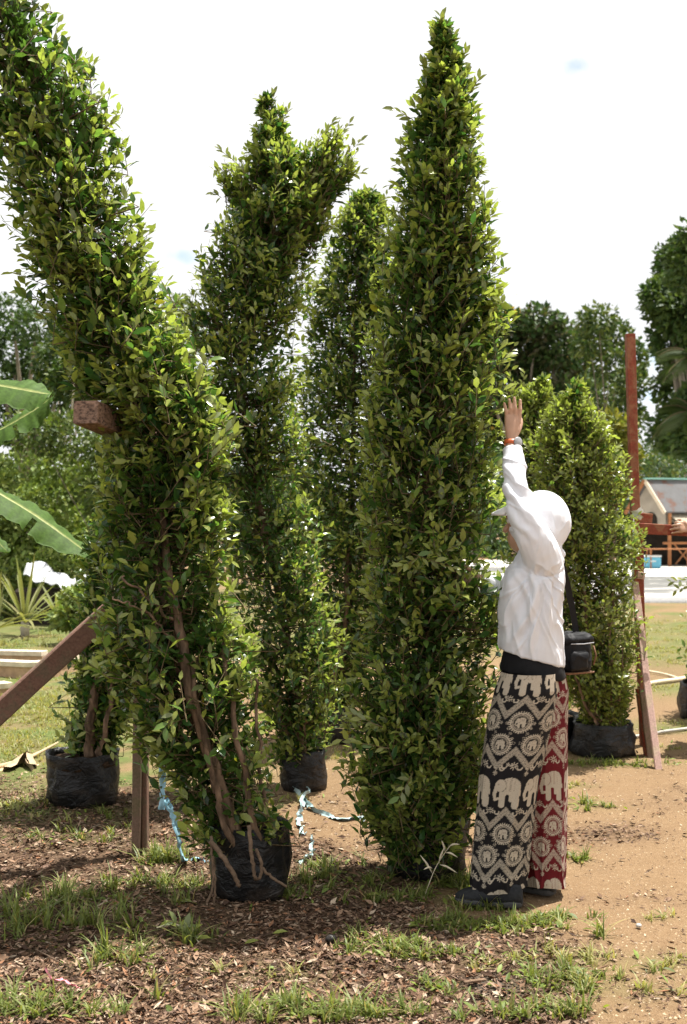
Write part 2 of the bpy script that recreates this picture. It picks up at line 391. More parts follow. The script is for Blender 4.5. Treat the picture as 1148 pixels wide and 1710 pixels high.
# ------------------------------------------------------------------ ground
def to_px(x, y): return CX + FPX * x / y, HY + CAMZ * FPX / y
def sstep(a, b, x): t = np.clip((x - a) / (b - a), 0, 1); return t * t * (3 - 2 * t)
GRASS = [  # px, py, rx(m), ry(m), blades, height, kind (0 lush, 1 dry, 2 lawn)
    (60, 1545, .42, .20, 520, .12, 0), (150, 1505, .35, .12, 300, .10, 0), (190, 1600, .20, .10, 130, .09, 0), (30, 1680, .25, .12, 240, .09, 0),
    (110, 1690, .18, .06, 120, .07, 0), (560, 1695, .26, .07, 420, .085, 0), (470, 1680, .14, .06, 120, .06, 0), (640, 1580, .16, .07, 260, .055, 0),
    (700, 1590, .17, .08, 230, .05, 0), (760, 1545, .22, .07, 300, .05, 0), (850, 1545, .16, .06, 240, .06, 0), (910, 1535, .10, .05, 130, .05, 0), (820, 1515, .13, .035, 150, .06, 0),
    (930, 1640, .20, .10, 240, .065, 0), (900, 1690, .16, .06, 210, .07, 0), (1020, 1650, .16, .10, 90, .06, 1), (980, 1600, .18, .07, 110, .05, 1), (860, 1600, .2, .07, 130, .05, 1),
    (1090, 1610, .2, .1, 70, .05, 1), (740, 1650, .10, .05, 90, .05, 0), (280, 1440, .14, .12, 230, .10, 0), (255, 1480, .2, .10, 190, .07, 0), (330, 1485, .15, .06, 90, .06, 0),
    (535, 1465, .14, .16, 230, .08, 0), (500, 1500, .12, .06, 80, .06, 0), (730, 1470, .13, .08, 220, .09, 0), (770, 1480, .10, .05, 140, .07, 0), (610, 1475, .15, .1, 120, .06, 0), (700, 1500, .2, .08, 160, .06, 0),
    (120, 1400, .35, .16, 170, .06, 0), (30, 1350, .35, .35, 380, .05, 2), (60, 1250, .6, .6, 1900, .045, 2), (30, 1180, .7, .9, 2200, .05, 2), (110, 1200, .6, .7, 1500, .045, 2), (200, 1360, .3, .2, 110, .06, 0),
    (60, 1120, 1.2, 1.2, 900, .06, 2), (90, 1075, 1.5, 1.5, 900, .09, 2), (1115, 1090, .9, 1.6, 1100, .05, 2), (1110, 1050, 1.2, 2.2, 900, .06, 2), (1125, 1150, .5, .5, 300, .05, 2), (1130, 1215, .4, .25, 80, .05, 2),
    (975, 1345, .18, .10, 190, .055, 0), (1000, 1275, .35, .10, 230, .055, 0), (1080, 1275, .25, .10, 130, .06, 0), (965, 1435, .05, .04, 60, .06, 0), (1130, 1250, .2, .1, 60, .05, 1), (955, 1310, .15, .06, 60, .04, 1),
    (1095, 1530, .06, .03, 35, .04, 1), (1005, 1565, .03, .03, 22, .10, 0), (640, 1500, .10, .06, 70, .05, 0), (590, 1560, .1, .05, 40, .05, 0), (420, 1620, .3, .1, 60, .05, 1), (300, 1570, .2, .08, 50, .07, 0),
    (600, 1255, .5, .4, 260, .05, 1), (840, 1240, .8, .6, 350, .05, 1), (350, 1290, .5, .6, 260, .06, 0), (450, 1340, .2, .12, 60, .05, 1)]
GW = [(G(g[0], g[1]), g) for g in GRASS]
def zones(x, y):
    px, py = to_px(x, y); p = np.stack([x, y, 0 * x], 1); nz = fbm(p * 2.2, 5, 4); nz2 = fbm(p * 6, 9, 3)
    edge = np.interp(py, [1250, 1330, 1400, 1450, 1500, 1560, 1620, 1720], [230, 330, 560, 640, 760, 880, 960, 1010])
    mul = sstep(70, -70, px - edge + nz * 150) * sstep(1270, 1340, py + nz * 40)
    mul = np.maximum(mul, .75 * sstep(.15, .5, nz2 + nz * .3) * sstep(1010, 930, px) * sstep(1380, 1420, py))
    path = sstep(70, 20, np.abs(px - 560) - 20) * sstep(1420, 1390, py)
    mul = mul * (1 - path)
    # right-hand litter drifts
    mul = np.maximum(mul, .7 * np.exp(-((px - 1010) / 90) ** 2 - ((py - 1392) / 16) ** 2))
    gr = np.zeros_like(x)
    for c, g in GW:
        gr = np.maximum(gr, (.75 if g[6] == 2 else .28) * np.exp(-((x - c[0]) / (g[2] * 1.1)) ** 2 - ((y - c[1]) / (g[3] * 1.1)) ** 2))
    gr = np.maximum(gr, .8 * sstep(330, 200, px + 60 * nz) * sstep(1345, 1290, py + 30 * nz) * sstep(-.55, .25, nz2 + .25))
    far = sstep(1120, 1060, py) * sstep(-.35, .35, nz + .1)
    gr = np.maximum(gr, .8 * far * sstep(40, 25, y))
    gr = np.clip(gr * (1 + .6 * nz2), 0, 1)
    mul = np.maximum(mul, .24 * sstep(.12, .55, fbm(p * 1.1 + 40, 77, 4)) + .16 * sstep(.2, .5, nz2))
    wet = .8 * np.exp(-((px - 800) / 75) ** 2 - ((py - 1655) / 38) ** 2) * sstep(-.3, .3, nz2)
    return mul, gr, wet
def gheight(x, y):
    p = np.stack([x, y, 0 * x], 1)
    return (.018 * fbm(p * 1.3, 21, 3) + .010 * fbm(p * 7, 31, 3)) * sstep(60, 20, y)
ys = np.concatenate([np.linspace(-30, 2.0, 12), np.arange(2.4, 9, .045), 9 * 1.028 ** np.arange(1, 180)])
xs0 = np.concatenate([np.arange(0, 2.2, .045), 2.2 * 1.07 ** np.arange(1, 90)]); xs = np.concatenate([-xs0[:0:-1], xs0])
XX, YY = np.meshgrid(xs, ys); fx, fy = XX.ravel(), YY.ravel(); ysafe = np.maximum(fy, 2.0)
zm, zg, zw = zones(fx, ysafe); zz = gheight(fx, fy)
nx_, ny_ = len(xs), len(ys); ii = (np.arange(ny_ - 1)[:, None] * nx_ + np.arange(nx_ - 1)[None]).ravel()
ground = link('ground', mesh_np('ground', np.stack([fx, fy, zz], 1), np.stack([ii, ii + 1, ii + nx_ + 1, ii + nx_], 1), np.stack([zm, zg, zw], 1), True), M['soil'])
ground['kind'] = 'structure'; ground['label'] = 'sandy brown nursery ground with leaf litter and grass patches'
# pale concrete apron far right and its gravel edge
A = G(1064, 1000); y0, y1 = gd(999), gd(949)
def sheet(name, quad, mat, z):
    q = np.array(quad, float); V = np.concatenate([np.c_[q, np.full(4, z)], np.c_[q, np.full(4, -.3)]])
    F = np.array([(0, 1, 2, 3), (7, 6, 5, 4), (0, 4, 5, 1), (1, 5, 6, 2), (2, 6, 7, 3), (3, 7, 4, 0)])
    o = link(name, mesh_np(name, V, F), mat); o['kind'] = 'structure'; return o
sheet('driveway', [(2, y0), (60, y0), (60, 62), (2, 62)], M['concrete_apron'], .035)
sheet('gravel_verge', [(2, y0 - 1.8), (60, y0 - 1.8), (60, y0 - .02), (2, y0 - .02)], M['kerb_gravel'], .03)

# ------------------------------------------------------------------ leaves
LEAF_V = np.array([(0, 0, -.01), (0, .34, 0), (0, .70, .005), (0, 1, -.07), (-.205, .34, .05), (-.175, .68, .045), (.205, .34, .05), (.175, .68, .045)])
LEAF_F = np.array([(0, 1, 4), (4, 1, 5), (1, 2, 5), (2, 3, 5), (0, 6, 1), (1, 6, 7), (1, 7, 2), (2, 7, 3)])
FAR_V = np.array([(0, 0, 0), (-.26, .45, .07), (.26, .45, .07), (0, 1, -.05)]); FAR_F = np.array([(0, 3, 1), (0, 2, 3)])
def leaf_basis(d, nrm):
    y = unit(d); x = unit(np.cross(y, nrm)); z = np.cross(x, y); return np.stack([x, y, z], -1)     # columns
def leaves_mesh(name, pos, B, size, wid, col, tv=LEAF_V, tf=LEAF_F):
    n = len(pos); T = tv[None] * np.stack([size * wid, size, size], 1)[:, None, :]
    V = np.einsum('nij,nkj->nki', B, T) + pos[:, None, :]
    F = tf[None] + (np.arange(n) * len(tv))[:, None, None]
    return mesh_np(name, V.reshape(-1, 3), F.reshape(-1, 3), np.repeat(col, len(tv), 0), True)
def prisms(name, a, b, ra, rb):
    """many thin three-sided twigs in one mesh"""
    n = len(a); d = unit(b - a); u = unit(np.cross(d, np.array((.31, .52, .8)))); v = np.cross(d, u)
    V = np.empty((n, 6, 3))
    for k in range(3):
        q = math.cos(2.094 * k) * u + math.sin(2.094 * k) * v
        V[:, k] = a + q * ra[:, None]; V[:, 3 + k] = b + q * rb[:, None]
    f = np.array([(0, 1, 4, 3), (1, 2, 5, 4), (2, 0, 3, 5)])
    F = f[None] + (np.arange(n) * 6)[:, None, None]
    return mesh_np(name, V.reshape(-1, 3), F.reshape(-1, 4))
DARK = np.array((.033, .084, .022)); MID = np.array((.108, .178, .038)); YOUNG = np.array((.34, .375, .095)); YEL = np.array((.40, .36, .05)); PALE = np.array((.20, .23, .10))  # young and mature leaf greens, spread wider to paint sunlit tips against dark interiors
PAL = [DARK, DARK * 1.3, MID, MID * 1.3, YOUNG * .75, YOUNG, YEL, PALE]
PALM = []
for q, c_ in enumerate(PAL):
    me = mesh_np('leaf', LEAF_V, LEAF_F, np.repeat(c_[None], len(LEAF_V), 0), True); me.materials.append(M['ficus_leaf']); PALM.append(me)

def ficus(label, spec, d, base, shoots, seed, leaf=.066, young=.22, thin=(), clear=(), lobes=(), stems=(), bag=None, single=300, ydepth=.92, twist=0., open_=.0, roots=None, sprigs=(), dlean=0., trunk_r=.03):
    """columnar fig in a grow bag. spec rows: (py, px of the axis, half width px), all at depth d"""
    rng = np.random.default_rng(seed)
    t = thing('ficus_tree', label, 'tree', base, 'columnar fig trees in black grow bags')
    sp = np.array(sorted(spec, key=lambda s: -s[0]), float)           # bottom first
    ax = np.array([P(s[1], s[0], d) for s in sp]); rr = sp[:, 2] / FPX * d * .99
    m = 220; cen = catmull(ax, m); rad = np.interp(np.linspace(0, len(sp) - 1, m), np.arange(len(sp)), rr)
    h = (cen[:, 2] - cen[0, 2]) / max(cen[-1, 2] - cen[0, 2], .1); cen[:, 1] += dlean * h
    # --- shoots
    w = rad + .012; w = w / w.sum()
    gi = rng.choice(m, shoots, p=w); gi = np.clip(gi + rng.integers(-1, 2, shoots), 0, m - 1)
    c = cen[gi] + rng.normal(0, .008, (shoots, 3)); r = rad[gi]; phi = rng.uniform(0, 2 * math.pi, shoots)
    # bias to the sides one can see: keep them all, but thin the hidden back a little
    back = (np.sin(phi) > .45) & (rng.random(shoots) < .35); phi[back] = -phi[back]
    lump = fbm(np.stack([np.cos(phi) * 1.5, np.sin(phi) * 1.5, c[:, 2] * 4.0], 1) + seed, seed, 3)
    fine = vnoise(np.stack([np.cos(phi) * 3.6, np.sin(phi) * 3.6, c[:, 2] * 10.0], 1) + seed * 3, seed + 40)
    q = 1 - .66 * rng.random(shoots) ** 1.5 + .42 * lump + .16 * fine
    out = rng.random(shoots) < .11; q[out] += rng.uniform(.05, .30, out.sum())
    q = np.minimum(q, 1.30 - .06 * rng.random(shoots))
    keep = ~(((lump < -.22) & (rng.random(shoots) < .45 + open_)) | ((fine < -.25) & (rng.random(shoots) < .45 + open_)))
    pyv = HY - FPX * (c[:, 2] - CAMZ) / d
    for (p0_, p1_, pr_) in thin: keep &= ~((pyv > p0_) & (pyv < p1_) & (np.sin(phi) < .1) & (np.abs(np.cos(phi)) < .75) & (rng.random(shoots) < pr_))
    
    c, r, phi, q, gi = c[keep], r[keep], phi[keep], q[keep], gi[keep]; shoots = len(c)
    rv = np.stack([np.cos(phi), np.sin(phi) * ydepth, np.zeros(shoots)], 1)
    L = rng.uniform(.09, .20, shoots) * np.clip(r / .18, .32, 1.15)
    axis = unit(np.gradient(cen, axis=0))[gi]
    sd = unit(rv * rng.uniform(.35, 1.0, shoots)[:, None] + axis * rng.uniform(.25, 1.05, shoots)[:, None] + rng.normal(0, .28, (shoots, 3)))
    tip = c + rv * (r * q)[:, None]
    for (lx, ly, lr, ln, lb) in lobes:                                 # extra boughs (px, py, radius px, shoots, from py)
        cc = P(lx, ly, d); lr = lr / FPX * d
        v = unit(rng.normal(0, 1, (ln, 3)) * np.array((1, .9, 1))); tp = cc + v * lr * (rng.random(ln)[:, None] ** .5)
        tip = np.concatenate([tip, tp]); k_ = np.argmin(np.abs(cen[:, 2] - P(lx, lb, d)[2])); src = cen[k_]
        sd = np.concatenate([sd, unit(unit(cc - src) * 1.0 + v * .5 + np.array((0, 0, .6)) + rng.normal(0, .2, (ln, 3)))])
        L = np.concatenate([L, rng.uniform(.16, .34, ln)]); q = np.concatenate([q, np.full(ln, 1.0)]); rv = np.concatenate([rv, v]); c = np.concatenate([c, np.repeat(src[None], ln, 0)])
        gi = np.concatenate([gi, np.full(ln, k_)])
    S = len(tip)
    # --- leaves along each shoot
    K = 8; f = (np.arange(K) + .7) / K
    sid = np.repeat(np.arange(S), K); fr = np.tile(f, S) + rng.normal(0, .03, S * K)
    u = unit(np.cross(sd, rng.normal(0, 1, (S, 3)))); v = np.cross(sd, u)
    ang = np.tile(np.arange(K) * 2.4, S) + np.repeat(rng.uniform(0, 6.28, S), K) + rng.normal(0, .4, S * K)
    side = np.cos(ang)[:, None] * u[sid] + np.sin(ang)[:, None] * v[sid]
    pos = tip[sid] - sd[sid] * (L[sid] * (1 - fr))[:, None] + side * .004
    opn = np.where(fr > .9, .35, rng.uniform(.6, 1.5, S * K))
    ld = unit(sd[sid] * 1.0 + side * opn[:, None] + rng.normal(0, .22, (S * K, 3)) + np.array((0, 0, -.12)))
    ln_ = unit(sd[sid] * .9 - side * .5 + np.array((0, 0, .55)) + rng.normal(0, .35, (S * K, 3)))
    size = leaf * rng.uniform(.62, 1.15, S * K) * np.where(fr > .82, .72, 1.0); wid = rng.uniform(.85, 1.15, S * K)
    yo = (q[sid] > (.78 if young < .8 else .6)) & (fr > (.55 if young < .8 else .22)) & (np.repeat(rng.random(S), K) < young * 1.9)
    tone = rng.random(S * K)[:, None]; col = DARK * (1 - tone) + MID * 1.15 * tone
    shootmix = np.repeat(rng.random(S), K)[:, None]; col = col * (.6 + .9 * shootmix ** 1.5)
    col = np.where(yo[:, None], YOUNG * rng.uniform(.6, 1.15, (S * K, 1)) * .8 + MID * .2, col)
    ylw = rng.random(S * K) < .004; col[ylw] = YEL * rng.uniform(.6, 1.1, (ylw.sum(), 1))
    drop = rng.random(S * K) < .08
    lpx = CX + FPX * pos[:, 0] / pos[:, 1]; lpy = HY - FPX * (pos[:, 2] - CAMZ) / pos[:, 1]
    for (cl, hwp, pr_) in clear:
        cl = np.array(cl, float); cxp = np.interp(lpy, cl[:, 1], cl[:, 0]); drop |= (np.abs(lpx - cxp) < hwp) & (lpy > cl[0, 1]) & (lpy < cl[-1, 1]) & (pos[:, 1] < d - .04) & (rng.random(S * K) < pr_)
    pos, ld, ln_, size, wid, col, rid = (a_[~drop] for a_ in (pos, ld, ln_, size, wid, col, sid))
    for (sx, sy, ex, ey, dd, n_) in sprigs:                            # single pale shoots that stick out
        a_ = P(sx, sy, dd); b_ = P(ex, ey, dd - .03); tt = np.linspace(.1, 1, n_)[:, None]; pp = a_ + (b_ - a_) * tt
        dv = unit(b_ - a_); sdv = np.array([(-1) ** i for i in range(n_)])[:, None] * unit(np.cross(dv, (0, 1, 0)))
        pos = np.concatenate([pos, pp]); ld = np.concatenate([ld, unit(dv + sdv * .6 + rng.normal(0, .38, (n_, 3)))])
        ln_ = np.concatenate([ln_, unit(np.array((0, -.8, .6)) + rng.normal(0, .2, (n_, 3)))]); size = np.concatenate([size, leaf * rng.uniform(.6, 1.02, n_)])
        wid = np.concatenate([wid, np.full(n_, .95)]); col = np.concatenate([col, YOUNG * rng.uniform(.4, .8, (n_, 1))]); rid = np.concatenate([rid, np.full(n_, -1)])
        tip = np.concatenate([tip, b_[None]]); sd = np.concatenate([sd, dv[None]]); L = np.concatenate([L, [np.linalg.norm(b_ - a_)]]); c = np.concatenate([c, a_[None]]); gi = np.concatenate([gi, [0]])
    B = leaf_basis(ld, ln_)
    # --- the leaves that show largest become objects of their own
    camv = np.array((0, 0, CAMZ)) - pos; dist = np.linalg.norm(camv, axis=1)
    facing = np.abs(np.einsum('ij,ij->i', B[:, :, 2], camv / dist[:, None]))
    cen_d = np.interp(pos[:, 2], cen[np.argsort(cen[:, 2]), 2], cen[np.argsort(cen[:, 2]), 1])
    front = (cen_d - pos[:, 1])
    score = size * (.25 + facing) / dist * (front > .55 * np.interp(pos[:, 2], np.sort(cen[:, 2]), rad[np.argsort(cen[:, 2])]))
    px = CX + FPX * pos[:, 0] / pos[:, 1]; py = HY - FPX * (pos[:, 2] - CAMZ) / pos[:, 1]
    score = score * ((px > 4) & (px < 1144) & (py > 4))
    pick = np.argsort(-score)[:single] if single else np.array([], int); mask = np.ones(len(pos), bool); mask[pick] = False
    cr = link('crown', leaves_mesh('crown', pos[mask], B[mask], size[mask], wid[mask], col[mask]), M['ficus_leaf'], t); cr['kind'] = 'stuff'
    pal = np.array(PAL); bo = Vector(base)
    for i in pick:
        j = int(np.argmin(((pal - col[i]) ** 2).sum(1))); o = bpy.data.objects.new('leaf', PALM[j]); COL.objects.link(o); o.parent = t
        mt = Matrix(((B[i] * np.array((size[i] * wid[i], size[i], size[i]))).tolist())).to_4x4(); mt.translation = Vector(pos[i]) - bo; o.matrix_basis = mt
    # --- twigs and branches
    tb = tip - sd * L[:, None]; tw = prisms('twigs', tb, tip, np.full(len(tip), .0022), np.full(len(tip), .0011))
    inner = c + (tb - c) * .15 - np.array((0, 0, .10)) * np.minimum(1, np.linalg.norm(tb - c, axis=1) / .15)[:, None]
    bs = rng.random(len(tip)) < .55; bs[:len(q)] |= q > 1.12; bs[len(q):] = True
    br = prisms('branches', inner[bs], tb[bs], np.full(bs.sum(), .0045), np.full(bs.sum(), .0024))
    o = link('twigs', tw, M['twig'], t); o['kind'] = 'stuff'; o = link('branches', br, M['twig'], t); o['kind'] = 'stuff'
    # --- trunk and stems
    tr = MB(); b0 = np.array(base) + np.array((0, 0, .24 if bag else 0)); path = np.concatenate([[b0 - (0, 0, .06)], cen[4::12]])
    path = catmull(path, 60); path[:, :2] += rng.normal(0, .004, (60, 2)); tr.tube(path, np.linspace(trunk_r, .005, 60) * (1 + .08 * rng.normal(0, 1, 60)), 9)
    tr.build('trunk', M['bark'], t, True)
    for st in stems:
        pts = np.array([P(x, y, dd) for x, y, dd in st[0]]); pts = catmull(pts, 26); pts += rng.normal(0, .003, pts.shape) + .006 * np.sin(np.arange(26)[:, None] * .8 + np.array((0, 1, 2)) + st[1] * 900)
        MB().tube(pts, np.linspace(st[1], st[1] * .55, 26) * (1 + .10 * np.abs(rng.normal(0, 1, 26))), 9).build('stem', M['bark'], t, True)
    if bag: grow_bag(t, bag, seed)
    for rp, r0 in (roots or ()):
        pts = catmull(np.array([P(*p_) for p_ in rp]), 18); pts += rng.normal(0, .002, pts.shape)
        MB().tube(pts, np.linspace(r0, r0 * .8, 18), 7).build('root', M['root'], t, True)
    return t

def grow_bag(t, bag, seed):
    """bag: (x, y, radius bottom, radius top, height, lean x)"""
    x, y, rb, rt, h, lean = bag; rng = np.random.default_rng(seed + 500)
    n = 56; prof = [(0, .02), (.82, .0), (.97, .03), (1.03, .12), (1.04, .35), (1.03, .55), (1.01, .75), (1.0, .9), (1.0, 1.0), (.965, 1.0), (.95, .9), (.94, .80)]
    rings = []
    for f, z in prof:
        a = np.linspace(0, 2 * math.pi, n, endpoint=False); r = f * (rb + (rt - rb) * z)
        p = np.stack([np.cos(a) * 3, np.sin(a) * 3, np.full(n, z * 5.0)], 1) + seed
        nz = fbm(p, seed + 3, 3) * .17 + .045 * np.sin(a * 5 + z * 4 + seed) * (1 - z) + .06 * (np.abs(np.sin(a * 4.5 + seed * 2 + z)) - .6) * (z - .2)
        r = r * (1 + nz * (1 if f > .3 else 0)); zz_ = z * h + (.05 * h * fbm(p * .7, seed + 9, 2) if z > .85 else 0) + (.02 * h * fbm(p, seed + 5, 2) if .05 < z < .85 else 0)
        rings.append(np.stack([x + r * np.cos(a) + lean * z, y + r * np.sin(a), np.maximum(zz_ + 0 * a, 0) - .004], 1))
    g = MB().loft(rings, False).build('grow_bag', M['bag_plastic'], t, True)
    # soil lump inside the rim, a sub-part
    a = np.linspace(0, 2 * math.pi, 24, endpoint=False); rs = []
    for f, z in ((.99, .76), (.95, .84), (.7, .90), (.4, .95), (.1, .97)):
        r = rt * f * .97; rs.append(np.stack([x + r * np.cos(a) + lean * .85, y + r * np.sin(a), np.full(24, z * h) + rng.normal(0, .006, 24)], 1))
    MB().loft(rs).build('soil', M['potting_soil'], g, True)

# --- the leaning tree in front at the left
bA = G(418, 1495)
ficus('tall dark green fig tree leaning left, nearest at left, roots hanging over its bag',
      [(-270, -70, 14), (-200, -52, 45), (-120, -32, 66), (0, 2, 88), (100, 50, 100), (200, 82, 104), (300, 112, 104), (400, 142, 104), (470, 168, 108), (560, 202, 112), (640, 238, 104), (690, 276, 92), (740, 282, 94), (800, 276, 104), (880, 268, 112), (960, 270, 120),
       (1030, 282, 132), (1100, 300, 128), (1180, 326, 112), (1260, 350, 100), (1330, 372, 84), (1395, 398, 58)],
      4.66, bA, 4500, 11, leaf=.065, young=.56, clear=(([(262, 850), (276, 900), (290, 1000), (302, 1080)], 24, .6), ([(318, 1150), (345, 1250), (380, 1340), (405, 1420)], 20, .65), ([(398, 1240), (418, 1340), (436, 1425)], 15, .65)), open_=.2, trunk_r=.036, dlean=.0, thin=((860, 1080, .6), (1080, 1250, .7), (1250, 1420, .82)),
      stems=[([(405, 1420, 4.62), (380, 1340, 4.6), (345, 1250, 4.56), (318, 1150, 4.54), (296, 1040, 4.55), (286, 960, 4.57), (268, 860, 4.6), (240, 740, 4.62)], .024),
             ([(436, 1425, 4.60), (418, 1340, 4.57), (398, 1240, 4.54), (385, 1150, 4.56), (372, 1060, 4.6)], .014),
             ([(398, 1430, 4.60), (372, 1360, 4.56), (352, 1280, 4.53), (330, 1180, 4.52), (322, 1100, 4.55)], .014),
             ([(450, 1425, 4.62), (440, 1330, 4.6), (432, 1230, 4.6), (428, 1130, 4.62)], .009),
             ([(292, 1040, 4.55), (250, 1000, 4.5), (205, 965, 4.45)], .006), ([(300, 1080, 4.54), (240, 1020, 4.46), (190, 1000, 4.42)], .005)],
      bag=(bA[0], bA[1] + .02, .150, .166, .31, -.01),
      sprigs=[(330, 650, 352, 592, 4.3, 7), (350, 770, 392, 728, 4.3, 9), (355, 745, 388, 712, 4.32, 7), (300, 1180, 262, 1236, 4.3, 8)],
      roots=[([(352, 1405, 4.42), (372, 1430, 4.385), (388, 1455, 4.375), (400, 1478, 4.375)], .0105), ([(416, 1380, 4.42), (420, 1420, 4.38), (424, 1450, 4.375), (427, 1470, 4.375)], .0085),
             ([(428, 1418, 4.40), (436, 1440, 4.375), (436, 1462, 4.37), (428, 1468, 4.375)], .007), ([(436, 1448, 4.375), (456, 1466, 4.37), (478, 1480, 4.365)], .0062),
             ([(352, 1395, 4.44), (356, 1440, 4.40), (356, 1480, 4.39), (346, 1508, 4.38)], .006), ([(356, 1430, 4.40), (360, 1470, 4.39), (358, 1512, 4.38)], .005)])
# --- the forked tree in the middle
bB = G(497, 1318)
ficus('fig tree with forked feathery top, between the leaning tree and the tallest one',
      [(165, 445, 6), (200, 449, 20), (235, 454, 34), (262, 462, 52), (300, 468, 76), (340, 462, 86), (390, 446, 88), (450, 430, 96), (520, 412, 96), (600, 404, 100), (690, 408, 94), (780, 420, 86), (870, 438, 86), (960, 460, 88), (1050, 476, 88), (1130, 486, 82), (1200, 494, 66), (1250, 500, 46)],
      6.65, bB, 3700, 23, leaf=.062, young=.62, lobes=[(545, 250, 40, 66, 400), (572, 285, 26, 34, 400), (520, 322, 46, 80, 470), (398, 292, 38, 60, 400), (566, 226, 22, 26, 400), (545, 362, 26, 30, 470), (455, 190, 26, 24, 330), (498, 275, 36, 56, 400), (588, 262, 18, 20, 400), (372, 288, 14, 12, 400)], bag=(bB[0] + .04, bB[1] + .0, .125, .135, .24, -.01), trunk_r=.03, open_=.25,
      sprigs=[(446, 205, 432, 160, 6.65, 9), (455, 205, 458, 158, 6.65, 10), (466, 215, 482, 184, 6.65, 7), (555, 240, 584, 206, 6.65, 9), (575, 262, 602, 236, 6.65, 8), (540, 235, 556, 202, 6.65, 8), (575, 295, 604, 288, 6.65, 7), (385, 285, 358, 284, 6.65, 8), (392, 270, 368, 250, 6.65, 7), (370, 330, 358, 322, 6.65, 5)],
      stems=[([(490, 1262, 6.6), (470, 1200, 6.55), (452, 1120, 6.5)], .014), ([(505, 1262, 6.6), (512, 1200, 6.5)], .010), ([(452, 330, 6.65), (500, 300, 6.65), (560, 262, 6.65)], .007)])
# --- behind it
bC = G(552, 1238)
ficus('shadowed fig tree standing behind, between the forked tree and the tallest tree',
      [(322, 612, 18), (350, 608, 38), (400, 604, 62), (460, 600, 76), (530, 596, 88), (620, 592, 96), (720, 590, 100), (820, 588, 102), (920, 588, 96), (1010, 586, 84), (1080, 580, 66), (1140, 570, 46), (1175, 562, 30)],
      8.3, bC, 3500, 37, leaf=.064, young=.6, bag=(bC[0], bC[1], .16, .175, .26, 0), open_=.05,
      sprigs=[(604, 350, 592, 322, 8.3, 7), (616, 348, 624, 316, 8.3, 8), (632, 356, 646, 326, 8.3, 7), (590, 372, 572, 350, 8.3, 6)],
      stems=[([(556, 1190, 8.25), (570, 1120, 8.2), (578, 1020, 8.1), (582, 900, 8.1)], .022), ([(548, 1190, 8.22), (560, 1120, 8.15), (566, 1040, 8.1)], .014)])
# --- the tallest tree in the centre
bD = G(715, 1458)
ficus('tallest pointed fig tree in the centre, touched by the person in white',
      [(40, 738, 3), (66, 741, 9), (95, 746, 20), (135, 748, 34), (185, 744, 50), (240, 738, 64), (310, 732, 78), (390, 733, 84), (460, 729, 95), (540, 725, 108), (640, 720, 114), (760, 715, 117), (880, 711, 119), (1000, 709, 122), (1100, 704, 126), (1190, 699, 126), (1260, 697, 117), (1320, 698, 100), (1370, 702, 82), (1415, 708, 58)],
      4.95, bD, 5100, 41, leaf=.059, young=.52, bag=(bD[0], bD[1] + .02, .165, .175, .25, 0), trunk_r=.034, open_=.05,
      stems=[([(700, 1400, 4.9), (694, 1330, 4.86), (690, 1250, 4.84), (672, 1150, 4.84)], .012), ([(722, 1400, 4.92), (730, 1320, 4.86), (726, 1240, 4.84)], .010), ([(665, 760, 4.85), (655, 820, 4.84), (700, 900, 4.84), (692, 980, 4.86)], .008)],
      sprigs=[(739, 80, 736, 28, 4.95, 11), (732, 90, 722, 55, 4.95, 7), (750, 88, 760, 56, 4.95, 7), (762, 120, 778, 86, 4.95, 7), (720, 130, 706, 108, 4.95, 6), (782, 160, 800, 132, 4.95, 7), (690, 200, 660, 182, 4.95, 6), (690, 925, 762, 950, 4.6, 10), (700, 930, 672, 945, 4.6, 7), (640, 1215, 583, 1190, 4.62, 8), (650, 1250, 572, 1235, 4.6, 9), (690, 1290, 668, 1330, 4.62, 6)])
# --- right-hand trees
bE = G(1008, 1258)
ficus('short yellowish fig tree behind the person, beside the red timber frame',
      [(640, 962, 8), (668, 960, 26), (700, 957, 50), (740, 960, 70), (800, 965, 86), (870, 968, 94), (950, 972, 96), (1020, 980, 90), (1090, 992, 76), (1140, 1000, 62), (1180, 1008, 42), (1210, 1010, 28)],
      7.7, bE, 3300, 53, leaf=.054, young=.95, bag=(bE[0], bE[1], .205, .20, .22, 0), open_=.25,
      stems=[([(1005, 1215, 7.65), (990, 1150, 7.6), (984, 1080, 7.55), (975, 980, 7.5)], .016), ([(1015, 1215, 7.62), (1022, 1150, 7.56), (1020, 1060, 7.5), (1026, 980, 7.5)], .012), ([(1000, 1212, 7.62), (968, 1150, 7.58), (955, 1060, 7.55)], .012), ([(1018, 1210, 7.6), (1038, 1150, 7.55), (1040, 1080, 7.52)], .008)])
bF = G(925, 1246)
ficus('narrow sunlit fig tree mostly hidden behind the person with raised arm',
      [(636, 905, 8), (660, 896, 26), (700, 888, 42), (780, 886, 50), (900, 890, 56), (1020, 900, 56), (1110, 912, 48), (1180, 922, 36)],
      8.5, bF, 1600, 59, leaf=.056, young=.9, bag=(bF[0], bF[1], .16, .17, .24, 0), lobes=[(866, 655, 24, 34, 740)], open_=.2, sprigs=[(906, 668, 906, 632, 8.5, 9), (915, 680, 922, 648, 8.5, 7), (872, 650, 876, 622, 8.5, 7), (862, 650, 852, 630, 8.5, 6)])
